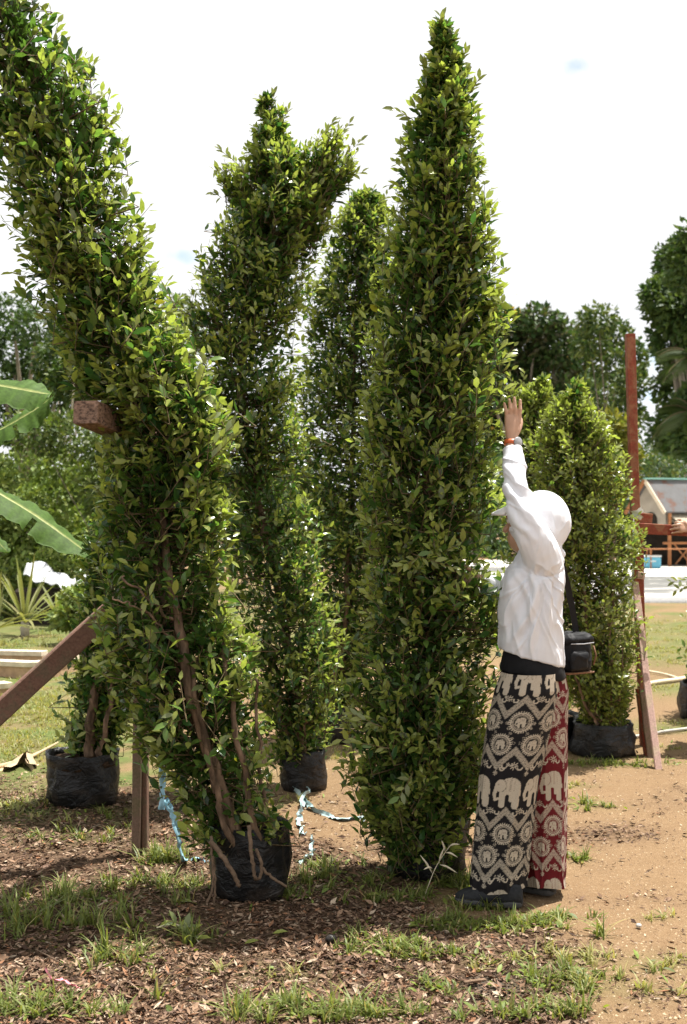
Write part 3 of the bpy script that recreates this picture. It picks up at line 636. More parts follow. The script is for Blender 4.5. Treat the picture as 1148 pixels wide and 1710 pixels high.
# --- left, behind the leaning tree
bG_ = G(140, 1340)
ficus('bushy fig tree in the shade behind the leaning tree, far left bag',
      [(770, 232, 20), (830, 226, 52), (900, 218, 70), (980, 208, 74), (1060, 196, 66), (1120, 184, 60), (1180, 172, 52), (1230, 160, 42), (1262, 150, 28)],
      6.35, bG_, 1600, 67, leaf=.062, young=.3, bag=(bG_[0], bG_[1], .185, .20, .29, .0), open_=.2, trunk_r=.045,
      stems=[([(150, 1265, 6.25), (152, 1200, 6.22), (165, 1120, 6.2)], .03), ([(165, 1265, 6.25), (180, 1200, 6.2), (190, 1100, 6.2)], .016)], sprigs=[(150, 1225, 96, 1195, 6.1, 10), (140, 1240, 100, 1232, 6.1, 8), (128, 1180, 112, 1252, 6.1, 9), (170, 1230, 196, 1268, 6.1, 6)])
# --- at the right edge
bH = G(1170, 1200)
ficus('fig tree at the right edge, only leaf tips and bag side in view',
      [(700, 1262, 20), (800, 1258, 60), (900, 1254, 84), (1000, 1248, 90), (1080, 1236, 76), (1130, 1205, 46)], 9.4, bH, 900, 71, leaf=.072, young=.3, bag=(bH[0] + .03, bH[1], .19, .215, .30, .02), single=60,
      sprigs=[(1160, 965, 1122, 972, 8.6, 8), (1165, 975, 1130, 985, 8.6, 7), (1165, 1080, 1132, 1082, 8.6, 6), (1165, 1110, 1136, 1095, 8.6, 6)])

# ------------------------------------------------------------------ left timber prop
t = thing('timber_prop', 'weathered brown timber prop frame with slanting brace behind the leaning tree', 'timber frame', G(238, 1428))
dp = gd(1428)
MB().beam(P(228, 1428, dp) - (0, 0, .03), P(233, 700, dp), .040, .07, (0, 1, 0)).build('post', M['wood_grey'], t)
MB().beam(P(243.5, 1426, dp + .02) - (0, 0, .03), P(247, 800, dp + .02), .026, .06, (0, 1, 0)).build('post', M['wood_brown'], t)
b1 = P(-80, 1262, 4.95); b2 = P(250, 962, 5.32)
MB().beam(b1, b2, .045, .092, (0, 0, 1), .006).build('brace', M['wood_brown'], t)
e0 = P(143, 688, 4.40); e1 = P(330, 775, 5.6)
MB().beam(e0, e1, .10, .088, (0, 0, 1), .003).build('beam', M['wood_end'], t)

# ------------------------------------------------------------------ right timber frame
t = thing('timber_stand', 'red painted timber frame with tall post and rail at right', 'timber frame', G(1076, 1244))
d0 = 8.02
MB().beam(P(1078, 1246, d0) - (0, 0, .03), P(1052, 558, d0), .062, .06, (0, 1, 0)).build('post', M['wood_red'], t)
MB().beam(P(1056, 882, d0 - .07), P(1240, 892, d0 - .05), .06, .075, (0, 0, 1)).build('rail', M['wood_red'], t)
MB().beam(P(1066, 866, d0 - .01), P(1088, 868, d0 - .01), .06, .085, (0, 0, 1)).build('block', M['wood_red'], t)
MB().beam(P(1068, 888, d0 + .09), P(1072, 1100, d0 + .09), .045, .05, (0, 1, 0)).build('post', M['wood_red'], t)
MB().beam(P(1064, 960, 7.86), P(1076, 962, 7.86), .05, .05, (0, 0, 1)).build('block', M['wood_pink'], t)
MB().beam(P(1061, 972, 7.86), P(1100, 1284, gd(1284)) - (0, 0, .01), .046, .022, (0, 1, 0)).build('leaning_board', M['wood_pink'], t)
MB().beam(P(1074, 1150, 7.7), P(1088, 1264, gd(1264)) - (0, 0, .01), .052, .022, (0, 1, 0)).build('leaning_board', M['wood_grey'], t)
MB().beam(P(1066, 1150, 7.73), P(1080, 1262, gd(1262) + .02) - (0, 0, .01), .030, .05, (0, 1, 0)).build('leaning_board', M['wood_red'], t)

# ------------------------------------------------------------------ ribbons
def ribbon(pts, w, seed, n=60, fold=.35):
    rng = np.random.default_rng(seed); pts = catmull(np.array(pts), n); T = unit(np.gradient(pts, axis=0))
    ph = np.cumsum(rng.normal(0, fold, n)); ref = unit(np.cross(T, np.array((.15, 1, .2)))); bi = np.cross(T, ref)
    sd_ = ref * np.cos(ph)[:, None] + bi * np.sin(ph)[:, None]; nn = np.cross(T, sd_)
    cols = []
    for k, f in enumerate((-1, -.35, .3, 1)): cols.append(pts + sd_ * (w / 2 * f) + nn * ((-.12, .16, -.1, .14)[k] * w))
    V = np.stack(cols, 1).reshape(-1, 3); F = [(i * 4 + k, i * 4 + k + 1, i * 4 + k + 5, i * 4 + k + 4) for i in range(n - 1) for k in range(3)]
    b = MB(); b.add(V, F); return b
def on(px, py, h=.006): p = G(px, py); p[2] = h; return p
t = thing('tape_ribbon', 'long light blue plastic tape hanging beside the timber prop to the ground', 'tape', on(300, 1440))
ribbon([P(262, 1040, 5.05), P(263, 1100, 5.05), P(268, 1180, 5.03), P(270, 1250, 5.0), P(272, 1310, 4.98), P(270, 1352, 4.97)], .030, 3).build('hanging_strip', M['ribbon_blue'], t, True)
ribbon([P(276, 1335, 5.0), P(287, 1356, 4.98), P(297, 1390, 4.96), P(303, 1425, 5.0), on(312, 1441), on(328, 1440, .02), on(346, 1442)], .030, 5).build('trailing_strip', M['ribbon_blue'], t, True)
t = thing('tape_ribbon', 'pale crumpled tape on the sandy ground below the forked tree', 'tape', on(540, 1362))
ribbon([on(492, 1326, .03), on(508, 1340, .02), on(520, 1354, .015), on(548, 1366, .01), on(575, 1374, .02), on(602, 1368, .01), on(612, 1374)], .040, 7).build('strip', M['ribbon_pale'], t, True)
ribbon([on(515, 1330, .04), on(505, 1350, .03), on(500, 1370, .01), on(507, 1396, .01)], .040, 8).build('strip', M['ribbon_pale'], t, True)
o = ribbon([on(521, 1408, .03), on(522, 1424, .01), on(514, 1438, .02), on(500, 1444, .01)], .034, 9).build('tape_scrap', M['ribbon_pale'], None, True)
tag(o, 'short scrap of pale tape on the ground right of the front bag', 'tape')
t = thing('tied_ribbon', 'white ribbon tied round the red post with its end hanging down', 'ribbon', P(1064, 1000, 7.86))
ribbon([P(1056, 858, 7.93), P(1066, 855, 7.9), P(1073, 850, 7.9)], .045, 12, 12, .1).build('knot_tail', M['ribbon_white'], t, True)
ribbon([P(1058, 857, 7.93), P(1066, 862, 7.9), P(1072, 866, 7.9)], .04, 13, 12, .1).build('knot_tail', M['ribbon_white'], t, True)
ribbon([P(1059, 856, 7.92), P(1058, 900, 7.9), P(1057, 950, 7.9), P(1055, 1010, 7.9)], .014, 14, 30, .2).build('hanging_strip', M['ribbon_white'], t, True)
o = ribbon([on(76, 1632, .03), on(88, 1650, .03), on(104, 1656, .04), on(120, 1654, .02), on(132, 1659, .02)], .012, 15, 40).build('pink_string', M['ribbon_pink'], None, True)
tag(o, 'tangle of pink plastic string in the grass at lower left', 'string')

# ------------------------------------------------------------------ person in white
PS = 406.0
def Q(px, py, d=4.68): return P(px, py, d)
person = thing('person', 'person in white hooded shirt and patterned trousers reaching up to the tree', 'person', (.80, 4.66, 0))
FW = unit(np.array((-.87, .5, 0))); LF = unit(np.array((-.5, -.87, 0)))
def hand(mb, wrist, tips, bases, back, pal_w, thumb, r=.0079):
    """five separate fingers growing out of one palm"""
    kn = np.mean(bases, 0); ctr = (wrist + kn) / 2
    ax_ = unit(kn - wrist); sx = unit(np.cross(ax_, back)); L = np.linalg.norm(kn - wrist)
    rings = []
    for f, w, th in ((-.25, .60, .021), (0, .62, .0215), (.2, .72, .0205), (.5, .92, .019), (.8, 1.0, .0165), (1.0, .98, .013), (1.06, .9, .010)):
        a = np.linspace(0, 2 * math.pi, 16, endpoint=False)
        rings.append(wrist + ax_ * L * f + np.outer(np.cos(a) * pal_w / 2 * w, sx) + np.outer(np.sin(a) * th, back))
    mb.loft(rings)
    for k, (b, e) in enumerate(zip(bases, tips)):
        b = np.asarray(b); e = np.asarray(e); b0 = b - ax_ * .022
        mid1 = b + (e - b) * .42 + back * .006; mid2 = b + (e - b) * .74 + back * .002
        mb.tube([b0, b, (b + mid1) / 2, mid1, (mid1 + mid2) / 2, mid2, e - unit(e - mid2) * r * .4, e], [r * 1.1, r * 1.14, r * 1.02, r * 1.08, r * .95, r * .98, r * .8, r * .3], 10)
    th = [np.asarray(p) for p in thumb]
    mb.tube(catmull(np.array(th), 8), [r * 1.7, r * 1.6, r * 1.35, r * 1.25, r * 1.3, r * 1.15, r * .9, r * .35], 10)
def head(mb, c, fw, lf):
    up = np.array((0, 0, 1.)); rot = np.stack([fw, lf, up], 1)
    mb.ball(c + up * .015, (.098, .078, .112), 18, 12, rot)
    mb.ball(c + fw * .035 - up * .055, (.066, .058, .068), 14, 10, rot)               # jaw
    mb.cone(c + fw * .090 + up * .012, c + fw * .112 - up * .022, .009, .014)          # nose
    mb.ball(c + fw * .085 + up * .032, (.02, .055, .012), 12, 6, rot)                  # brow
    mb.ball(c + fw * .093 - up * .055, (.011, .026, .010), 10, 6, rot)                 # lips
    for s_ in (-1, 1): mb.ball(c + lf * s_ * .080 - up * .005 - fw * .005, (.018, .009, .030), 10, 6, rot)
    mb.cone(c - up * .05 - fw * .01, c - up * .17 - fw * .03, .052, .058)
sk = MB()
hc = np.array((.775, 4.70, 1.535)); head(sk, hc, FW, LF)
ls, le, lw = Q(902, 930, 4.60), Q(868, 832, 4.615), Q(854, 740, 4.75)
rs_, re_, rw = np.array((.865, 4.84, 1.37)), np.array((.70, 4.88, 1.22)), np.array((.575, 4.87, 1.30))
pel = np.array((.785, 4.70, .90)); chest = np.array((.785, 4.70, 1.24))
sk.cone(pel, chest, .098, .10, 16); sk.cone(chest, hc - (0, 0, .16), .10, .055, 14); sk.cone(chest, ls, .08, .05); sk.cone(chest, rs_, .08, .05)
sk.cone(ls, le, .050, .038); sk.cone(le, lw, .038, .026); sk.cone(rs_, re_, .050, .038); sk.cone(re_, rw, .038, .026)
hl, hr = pel + LF * .07 - (0, 0, .03), pel - LF * .05 - (0, 0, .03)
ka, kb = np.array((.665, 4.60, .47)), np.array((.835, 4.74, .47)); aa, ab = np.array((.655, 4.585, .09)), np.array((.838, 4.735, .09))
for h_, k_, a_ in ((hl, ka, aa), (hr, kb, ab)): sk.cone(h_, k_, .080, .056); sk.cone(k_, a_, .056, .036); sk.cone(a_, a_ + FW * .12 - (0, 0, .045), .036, .022)
dh = 4.765
bk = unit(np.array((.25, -.95, .12)))
hand(sk, Q(854.5, 737, dh - .012), [Q(842, 671.5, dh - .005), Q(850.3, 665, dh + .0), Q(858.8, 662, dh + .003), Q(869, 666, dh + .012)],
     [Q(846.3, 698, dh), Q(853.3, 696, dh), Q(860.5, 696, dh), Q(867.8, 698, dh + .004)], bk, .072,
     [Q(860, 727, dh + .005), Q(868, 715, dh + .02), Q(870, 702, dh + .04), Q(866, 693, dh + .055)])
hw = rw
hand(sk, rw, [rw + np.array((-.13, .05 - .02 * k, .035 - .022 * k)) for k in range(4)], [rw + np.array((-.075, .02 - .012 * k, .018 - .017 * k)) for k in range(4)], unit(np.array((.2, -.9, .3))), .072,
     [rw + np.array((-.02, -.01, .03)), rw + np.array((-.045, -.02, .05)), rw + np.array((-.075, -.02, .055))])
body = link('body', remesh(sk, .0036, 2, .4), M['skin'], person)
for s_ in (-1, 1):
    e_ = hc + FW * .083 + LF * s_ * .032 + np.array((0, 0, .015))
    ey = MB().ball(e_, .012, 12, 8).build('eye', M['eye_white'], person, True); MB().ball(e_ + FW * .006, .0075, 10, 6).build('iris', M['eye_dark'], ey, True)
# hooded shirt
def ell(cx, cy, z, hx, hy, n=40, tilt=0., amp=0., seed=0):
    a = np.linspace(0, 2 * math.pi, n, endpoint=False); s_ = 1 + amp * (np.sin(a * 7 + seed) + .6 * np.sin(a * 11 + 2 * seed))
    x = hx * np.cos(a) * s_; y = hy * np.sin(a) * s_; return np.stack([cx + x, cy + y, z + tilt * x], 1)
sh = MB(); rg = []
for py_, cx_, hw_, hy_ in ((1098, 888, 53.5, .154), (1078, 887, 54, .158), (1050, 888, 52, .158), (1010, 890, 51, .155), (975, 892, 48.5, .152), (950, 895, 45, .145), (930, 899, 38, .125), (912, 902, 28, .09)):
    c_ = Q(cx_, py_, 4.70); rg.append(ell(c_[0], 4.70, c_[2], hw_ / PS, hy_, tilt=-.27 if py_ > 1080 else -.20 if py_ > 1060 else -.10 if py_ > 1040 else 0, amp=.014 if py_ > 1000 else .006, seed=py_ * .012))
sh.loft(rg)
hood = Q(906, 872, 4.715); sh.ball(hood, (.1175, .115, .132), 24, 16)
sh.ball(Q(893, 880, 4.70), (.098, .105, .122), 20, 12); sh.cone(Q(903, 905, 4.71), Q(902, 935, 4.70), .085, .10, 18); sh.ball(Q(930, 925, 4.74), (.032, .07, .028), 14, 8)
sh.tube(catmull([Q(908, 942, 4.62), Q(900, 915, 4.575), Q(884, 880, 4.560), Q(868, 838, 4.60), Q(861, 800, 4.65), Q(858, 765, 4.72), Q(857, 750, 4.742)], 20), np.interp(np.linspace(0, 1, 20), [0, .15, .35, .55, .75, .93, 1], [.080, .078, .064, .054, .047, .041, .038]), 18)
sh.tube([Q(857, 756, 4.737), Q(856.6, 751, 4.744), Q(856.2, 747.5, 4.747)], [.040, .0425, .040], 18)
sh.cone(rs_ - np.array((.02, .0, 0)), re_ + (0, 0, .0), .075, .060, 14); sh.cone(re_, rw + np.array((.05, 0, -.02)), .060, .047, 14)
sm = remesh(sh, .0038, 9, .5); V = get_co(sm); N = get_no(sm)
x_, z_ = V[:, 0], V[:, 2]
tor = sstep(1.46, 1.36, z_)
arm = sstep(1.44, 1.52, z_) * sstep(.80, .74, x_)
fold = np.zeros(len(V)); rngp = np.random.default_rng(4)
for k in range(12):                                                    # long drape folds falling from shoulder and armpit
    ang = rngp.uniform(-.55, .40); x0 = rngp.uniform(.60, .95); wv = rngp.uniform(.008, .018)
    dd_ = (x_ - x0) - ang * (1.38 - z_) + .010 * np.sin(z_ * 17 + k); am = rngp.uniform(.008, .016) * sstep(1.40, 1.28, z_) * sstep(rngp.uniform(.9, 1.1), rngp.uniform(1.12, 1.25), z_)
    fold += am * np.exp(-(dd_ / wv) ** 2) - .4 * am * np.exp(-((dd_ - 2.2 * wv) / wv) ** 2)
nz_ = fbm(V * np.array((14, 14, 6)), 3, 3) * .0035 + fbm(V * np.array((32, 32, 13)), 8, 2) * .0012
arm_f = .0060 * np.sin((z_ * 60 + x_ * 70) + 3 * fbm(V * 9, 6, 2)) * arm * sstep(1.82, 1.75, z_)
seam = -.005 * np.exp(-((np.sqrt(((x_ - Q(903, 938)[0]) / 1.6) ** 2 + (z_ - 1.395) ** 2) - .070) / .006) ** 2) * (V[:, 1] < 4.66) * sstep(1.40, 1.375, z_)
rid = lambda p_, sd_: 1 - np.abs(fbm(p_, sd_, 2)) * 2.2
tw_ = V.copy(); tw_[:, 0] = V[:, 0] + .35 * (V[:, 2] - 1.4)
crease = (np.clip(rid(tw_ * np.array((11, 9, 1.7)), 61), 0, 1) ** 7 - .1) * .0060 * tor
hd_ = sstep(1.40, 1.46, z_) * (1 - arm); rh = V - np.array((.80, 4.64, 1.42)); crease = crease + (np.clip(rid(rh * np.array((12, 12, 6)), 66), 0, 1) ** 5 - .1) * .0045 * hd_ * sstep(1.62, 1.50, z_)
aw = V.copy(); aw[:, 2] = V[:, 2] + .5 * V[:, 0]; crease = crease + (np.clip(rid(aw * np.array((5, 5, 17)), 71), 0, 1) ** 4 - .12) * .006 * arm * sstep(1.84, 1.80, z_)
ap = np.array((.775, 1.385)); ang_ = np.arctan2(x_ - ap[0], ap[1] - z_); rr3 = np.hypot(x_ - ap[0], z_ - ap[1])
for a0, am_, wd_, r0_, r1_ in ((-.62, .006, .030, .05, .26), (-.42, .007, .022, .04, .40), (-.20, .006, .018, .06, .42), (.02, .007, .018, .05, .44), (.20, .006, .016, .05, .40), (.38, .008, .020, .04, .42), (.58, .007, .022, .03, .36), (.85, .006, .03, .03, .22)):
    ln3 = np.exp(-((ang_ - a0 - .10 * np.sin(rr3 * 14 + a0 * 9)) / wd_) ** 2); crease = crease + am_ * ln3 * sstep(r0_, r0_ + .06, rr3) * sstep(r1_, r1_ - .12, rr3) * (V[:, 1] < 4.70)
nz_ = nz_ + crease / (tor * .9 + arm * .8 + .35)
V2 = V + N * (fold * tor + nz_ * (tor * .9 + arm * .8 + .35) + arm_f + seam)[:, None]
set_co(sm, V2); link('hooded_shirt', sm, M['shirt_white'], person)
# cap visor under the hood
vr = MB(); ring_t, ring_b = [], []
vc = hc + FW * .062 + np.array((0, 0, .078))
a = np.linspace(-1.35, 1.35, 15)
V = []
for k, q in enumerate(a):
    p_in = vc + LF * math.sin(q) * .078 + FW * (math.cos(q) * .035 - .01); p_out = vc + LF * math.sin(q) * .082 + FW * (math.cos(q) * .110 + .0) - np.array((0, 0, .034 * math.cos(q) + .040 * (1 - math.cos(q))))
    for p_ in (p_in, p_out): V.append(p_ + (0, 0, .005)); V.append(p_ - (0, 0, .005))
F = []
for k in range(14):
    b = k * 4; F += [(b, b + 4, b + 6, b + 2), (b + 1, b + 3, b + 7, b + 5), (b + 2, b + 6, b + 7, b + 3), (b, b + 1, b + 5, b + 4)]
F += [(0, 2, 3, 1), (56, 57, 59, 58)]
vr.add(V, F); vr.build('cap_visor', M['cap_white'], person, True)
# black undershirt
us = MB(); rg = []
for py_, hw_, tl in ((1060, 42, 0), (1085, 46, -.10), (1104, 50, -.14), (1124, 54.5, -.14), (1128, 53.5, -.14), (1118, 49, -.08)):
    c_ = Q(890, py_ - 2, 4.70); rg.append(ell(c_[0], 4.70, c_[2], hw_ / PS, .155 * hw_ / 52, 64, tl, .004, 2.0))
us.loft(rg); o = us.build('undershirt', M['undershirt_black'], person, True); V = get_co(o.data); V[:, :2] += get_no(o.data)[:, :2] * (fbm(V * np.array((16, 16, 9)), 15, 3) * .010)[:, None]; V[:, 2] += fbm(V * 9, 19, 2) * .012; set_co(o.data, V)

# patterned trousers -------------------------------------------------
def seg(x, y, a, b, r):
    ax_, ay_ = a; bx_, by_ = b; t_ = np.clip(((x - ax_) * (bx_ - ax_) + (y - ay_) * (by_ - ay_)) / ((bx_ - ax_) ** 2 + (by_ - ay_) ** 2 + 1e-12), 0, 1)
    return np.hypot(x - ax_ - t_ * (bx_ - ax_), y - ay_ - t_ * (by_ - ay_)) - r
def elephant(x, y):
    x = x / .72; y = y / .76
    d = np.minimum(np.hypot((x - .010) / 1.15, y - .028) - .046, np.hypot(x + .040, (y - .030) / 1.15) - .029)
    for a_, b_, r_ in (((-.026, .0), (-.028, -.070), .0175), ((.042, .01), (.044, -.072), .0185), ((.022, .0), (.020, -.045), .010), ((-.062, .02), (-.072, -.018), .0105), ((-.072, -.018), (-.066, -.044), .008), ((-.066, -.044), (-.050, -.040), .007), ((.058, .03), (.066, -.02), .004)):
        d = np.minimum(d, seg(x, y, a_, b_, r_))
    m = d < 0
    line = (np.abs(np.hypot(x + .040, (y - .030) / 1.15) - .029) < .0016) & (x > -.030)
    eye_ = np.hypot(x + .052, y - .035) < .0035
    sad = (np.abs(x - .012) < .024) & (y > .0) & (((np.floor(x / .0055) + np.floor(y / .0055)) % 2) < 1) & (np.abs(np.abs(x - .012) - .012) > .007)
    return np.where(m, np.where(line | eye_, .35, np.where(sad, .55, 1.0)), 0.)
def flower(x, y, r, n=8):
    a_ = np.arctan2(y, x); q_ = np.hypot(x, y); return ((q_ < r * (.62 + .38 * np.cos(n * a_))) & (q_ > r * .22)).astype(float)
def print_(u, z):
    T = .120; per = .447; x0 = (((u + .5) % 1) - .5) * T; x5 = ((u % 1) - .5) * T
    v = ((z - .476) / per) % 1.0
    o = np.zeros_like(u)
    zig = lambda vc: (v - vc) * per - (.034 - np.abs(x0) * (.068 / (T / 2)))       # peaks at u = 0
    for vc in (.284, .743):
        e_ = zig(vc); inside = np.abs(e_) < .0165
        det = np.where(np.abs(np.abs(e_) - .0125) < .0016, .45, 1.0)
        sx_ = ((np.abs(x0) / .0125) % 1 - .5) * .0125; ring = np.hypot(sx_, e_ * .8); det = np.where((ring < .0050) & (ring > .0030), .35, det)
        o = np.where(inside, .80 * det, o)
    for xx_, vc in ((x0, .612), (x5, .408)):
        yy_ = (v - vc) * per; r_ = np.hypot(xx_, yy_); a_ = np.arctan2(yy_, xx_)
        edge = .0410 + .0032 * np.sign(np.sin(a_ * 30)); rim = (r_ < edge)
        val = np.where(r_ > .033, 1.0, np.where(r_ > .0308, 0.0, np.where(r_ > .0267, .75, np.where(r_ > .0244, .15, np.where(r_ > .023, .4, 0.)))))
        val = np.maximum(val, np.where(r_ < .0225, elephant(xx_ / .36, (yy_ + .001) / .36), 0.))
        o = np.where(rim, val, o)
    for kx, kv in ((.25, .51), (.33, .555), (.17, .465), (.40, .60), (.10, .425)):
        for sg in (-1, 1):
            xx_ = (((u - sg * kx + .5) % 1) - .5) * T; yy_ = (v - kv) * per; o = np.maximum(o, .75 * flower(xx_, yy_, .0075, 6))
    vv = np.where(v > .5, v - 1, v); el = elephant(x0, vv * per + .004) ; o = np.maximum(o, el * (np.abs(vv) < .3))
    for xx_, vc, rr_ in ((x0 - .006, .222, .017), (x0 + .016, .232, .008), (x5, .150, .011), (x5 + .004, .205, .008), (x5, -.185, .014), (x5 + .018, -.175, .008)):
        yy_ = (vv - vc) * per; o = np.maximum(o, flower(xx_, yy_, rr_))
    for cx_, vc, r_ in ((-.030, .215, .009), (.028, .205, .008), (-.036, .195, .008)):
        q_ = np.hypot(x0 - cx_, (vv - vc) * per); o = np.maximum(o, ((np.abs(q_ - r_) < .0026) & ((vv - vc) * per < .004)).astype(float))
    for cx_, vc in ((.024, -.195), (-.024, -.20)):
        q_ = np.hypot(x5 - cx_, (vv - vc) * per); o = np.maximum(o, ((np.abs(q_ - .009) < .0026) & ((vv - vc) * per < .004)).astype(float))
    return o
def trouser_leg(name, rows, dep, ry, ground_c, label, seed, phase):
    nA, nZ = 240, 340; th_ = np.linspace(0, 2 * math.pi, nA, endpoint=False)
    py_ = np.array([r_[0] for r_ in rows], float); zt = 1.5 - (py_ - 890) / FPX * dep
    z = np.linspace(zt[-1], zt[0], nZ); cx_ = np.interp(-z, -zt, [(r_[1] - CX) / FPX * dep for r_ in rows]); hx = np.interp(-z, -zt, [r_[2] / FPX * dep for r_ in rows])
    Z, TH = np.meshgrid(z, th_, indexing='ij'); hyv = np.interp(-z, -zt, ry)
    low = sstep(.75, .10, Z)
    cr_ = 1 - np.abs(np.sin(2.5 * TH + seed + 1.6 * Z + .5 * np.sin(Z * 9))); cr2 = 1 - np.abs(np.sin(4 * TH + 2.2 * seed - 2.5 * Z))
    fo = 1 + .030 * np.sin(3 * TH + seed + Z * 2) * low + .10 * (cr_ ** 3 - .2) * (.25 + low) + .05 * (cr2 ** 4 - .15) * (.3 + .7 * low) + .012 * fbm(np.stack([np.cos(TH).ravel() * 2, np.sin(TH).ravel() * 2, Z.ravel() * 7], 1), seed, 3).reshape(Z.shape) + .020 * np.sin(Z * 70 + 2 * np.cos(TH + seed)) * sstep(.20, .08, Z)
    X = cx_[:, None] + hx[:, None] * np.cos(TH) * fo; Y = dep + hyv[:, None] * np.sin(TH) * fo; Zd = Z + .008 * np.sin(TH * 2 + seed) * sstep(.3, .08, Z)
    V = np.stack([X, Y, Zd], -1).reshape(-1, 3)
    u = (TH * 6 / (2 * math.pi) + phase).ravel(); pr = print_(u, Z.ravel())
    c = np.array(ground_c)[None] * (1 - pr[:, None]) + np.array((.43, .37, .29))[None] * pr[:, None]
    i_, j_ = np.meshgrid(np.arange(nZ - 1), np.arange(nA), indexing='ij'); j2 = (j_ + 1) % nA
    F = np.stack([i_ * nA + j_, i_ * nA + j2, (i_ + 1) * nA + j2, (i_ + 1) * nA + j_], -1).reshape(-1, 4)
    o = link(name, mesh_np(name, V, F, c, True), M['trouser_print'], person); o['label'] = label; return o
k = m_attr('trouser_print', rough=.85, var=.10, scale=260, bump=.12, spec=.2)
trouser_leg('trouser_leg', [(1122, 884, 46), (1150, 880, 52), (1200, 869, 54), (1300, 849, 50), (1400, 838, 46), (1450, 833, 46), (1480, 831, 45)], 4.63, [.12, .13, .125, .115, .105, .105, .105], (.010, .009, .010), 'black trouser leg with cream elephant print', 3, .62)
trouser_leg('trouser_leg', [(1122, 898, 45), (1150, 902, 46), (1200, 904, 44), (1300, 906, 42), (1400, 909, 38), (1440, 910, 36), (1474, 910, 35)], 4.76, [.12, .13, .125, .115, .105, .105, .105], (.115, .009, .013), 'dark red trouser leg with cream elephant print', 5, .30)
# shoes
def shoe(heel, yaw, L=.265):
    fw = np.array((math.cos(yaw), math.sin(yaw), 0)); lf = np.array((-fw[1], fw[0], 0)); rings = []
    for f, w, h0 in ((-.01, .016, .062), (.02, .029, .085), (.12, .036, .098), (.28, .038, .104), (.42, .039, .100), (.58, .044, .082), (.75, .047, .066), (.88, .041, .056), (.96, .029, .046), (1.01, .013, .034)):
        a = np.linspace(0, 2 * math.pi, 20, endpoint=False); cy = np.cos(a); sy = np.sin(a)
        rings.append(heel + fw * L * f + np.outer(np.sign(cy) * np.abs(cy) ** .8 * w, lf) + np.outer(.018 + (h0 - .018) * np.clip(sy, 0, 1) ** .75 * 1.0, (0, 0, 1)))
    up = MB().loft(rings).build('shoe', M['shoe_black'], person, True)
    rs2 = []
    for z, s_ in ((.0, .88), (.004, .97), (.014, 1.0), (.022, 1.0), (.026, .94)):
        pr_ = []
        for f, w in ((-.012, .012), (.02, .030), (.12, .039), (.3, .038), (.5, .040), (.7, .049), (.85, .046), (.95, .034), (1.015, .014)): pr_.append((f, w))
        pts = [(f, w) for f, w in pr_] + [(f, -w) for f, w in pr_[::-1]]
        rs2.append(np.array([heel + fw * (L * (.5 + (f - .5) * (1 + (s_ - 1) * .5))) + lf * w * s_ + np.array((0, 0, z)) for f, w in pts]))
    MB().loft(rs2).build('sole', M['shoe_sole'], up, True)
    for q in range(4):
        f = .42 + q * .07; zt = .088 - (f - .42) * .09
        MB().tube([heel + fw * L * f + lf * .022 + (0, 0, zt - .006), heel + fw * L * f + (0, 0, zt + .002), heel + fw * L * f - lf * .022 + (0, 0, zt - .006)], .003, 5).build('lace', M['shoe_sole'], up)
shoe(np.array((.715, 4.555, .004)), math.atan2(.20, -.95)); shoe(np.array((.872, 4.70, .004)), math.atan2(.55, -.83))
# wristwatch: strap > dial
wa = unit(Q(854.5, 720, dh) - lw); wc = Q(855.5, 739.5, 4.752); sx_ = unit(np.cross(wa, bk)); rings = []
a = np.linspace(0, 2 * math.pi, 32, endpoint=False)
wat = bpy.data.objects.new('wristwatch', None); COL.objects.link(wat); wat.parent = person; ORG[wat.name] = ORG[person.name]
def wr(f, e): return wc + wa * f + np.outer(np.cos(a) * (.0305 + e), sx_) + np.outer(np.sin(a) * (.0300 + e), bk)
MB().loft([wr(-.010, 0), wr(-.010, .003), wr(.010, .003), wr(.010, 0)], False).build('strap', M['strap_orange'], wat, True)
dn = unit(bk * .85 + np.array((.38, 0, 0))); dc_ = wc + dn * .0320 + np.array((.002, 0, -.002))
MB().tube([dc_ - dn * .006, dc_, dc_ + dn * .004, dc_ + dn * .006], [.020, .0215, .0215, .019], 28).build('dial', M['watch_metal'], wat, True)
# shoulder bag hanging behind the hip
t = thing('shoulder_bag', 'black camera bag hanging on its strap behind the person in white', 'bag', Q(962, 1128, 4.78))
ra = R(28); rb = np.array(((math.cos(ra), -math.sin(ra), 0), (math.sin(ra), math.cos(ra), 0), (0, 0, 1)))
bc = Q(955, 1090, 4.80); 
def soft(c_, size, name, vox=.006, amp=.006, sd_=1):
    g = MB(); g.box(c_, size, rb, .03); me = remesh(g, vox, 8, .5); V = get_co(me); set_co(me, V + get_no(me) * (fbm(V * 16, sd_, 3) * amp + (np.clip(1 - np.abs(fbm(V * 22, sd_ + 5, 2)) * 3, 0, 1) ** 3) * amp * .7)[:, None]); return link(name, me, M['bag_black'], t)
soft(bc - (0, 0, .01), (.155, .13, .16), 'pouch', sd_=2); soft(bc + (0, 0, .060), (.165, .140, .050), 'flap', sd_=3); soft(bc + rb @ np.array((-.02, -.070, -.028)), (.10, .03, .085), 'front_pocket', sd_=4)
MB().tube([bc + rb @ np.array((-.06, -.070, .045)), bc + rb @ np.array((0, -.0745, .043)), bc + rb @ np.array((.06, -.070, .046))], .0025, 5).build('zip', M['watch_metal'], t)
MB().box(bc - (0, 0, .079), (.146, .126, .008), rb, .003).build('base_trim', M['bag_trim'], t)
MB().tube([bc + rb @ np.array((.075, -.05, .03)), bc + rb @ np.array((.085, -.055, -.01)), bc + rb @ np.array((.075, -.05, -.05))], .004, 6).build('side_cord', M['bag_trim'], t, True)
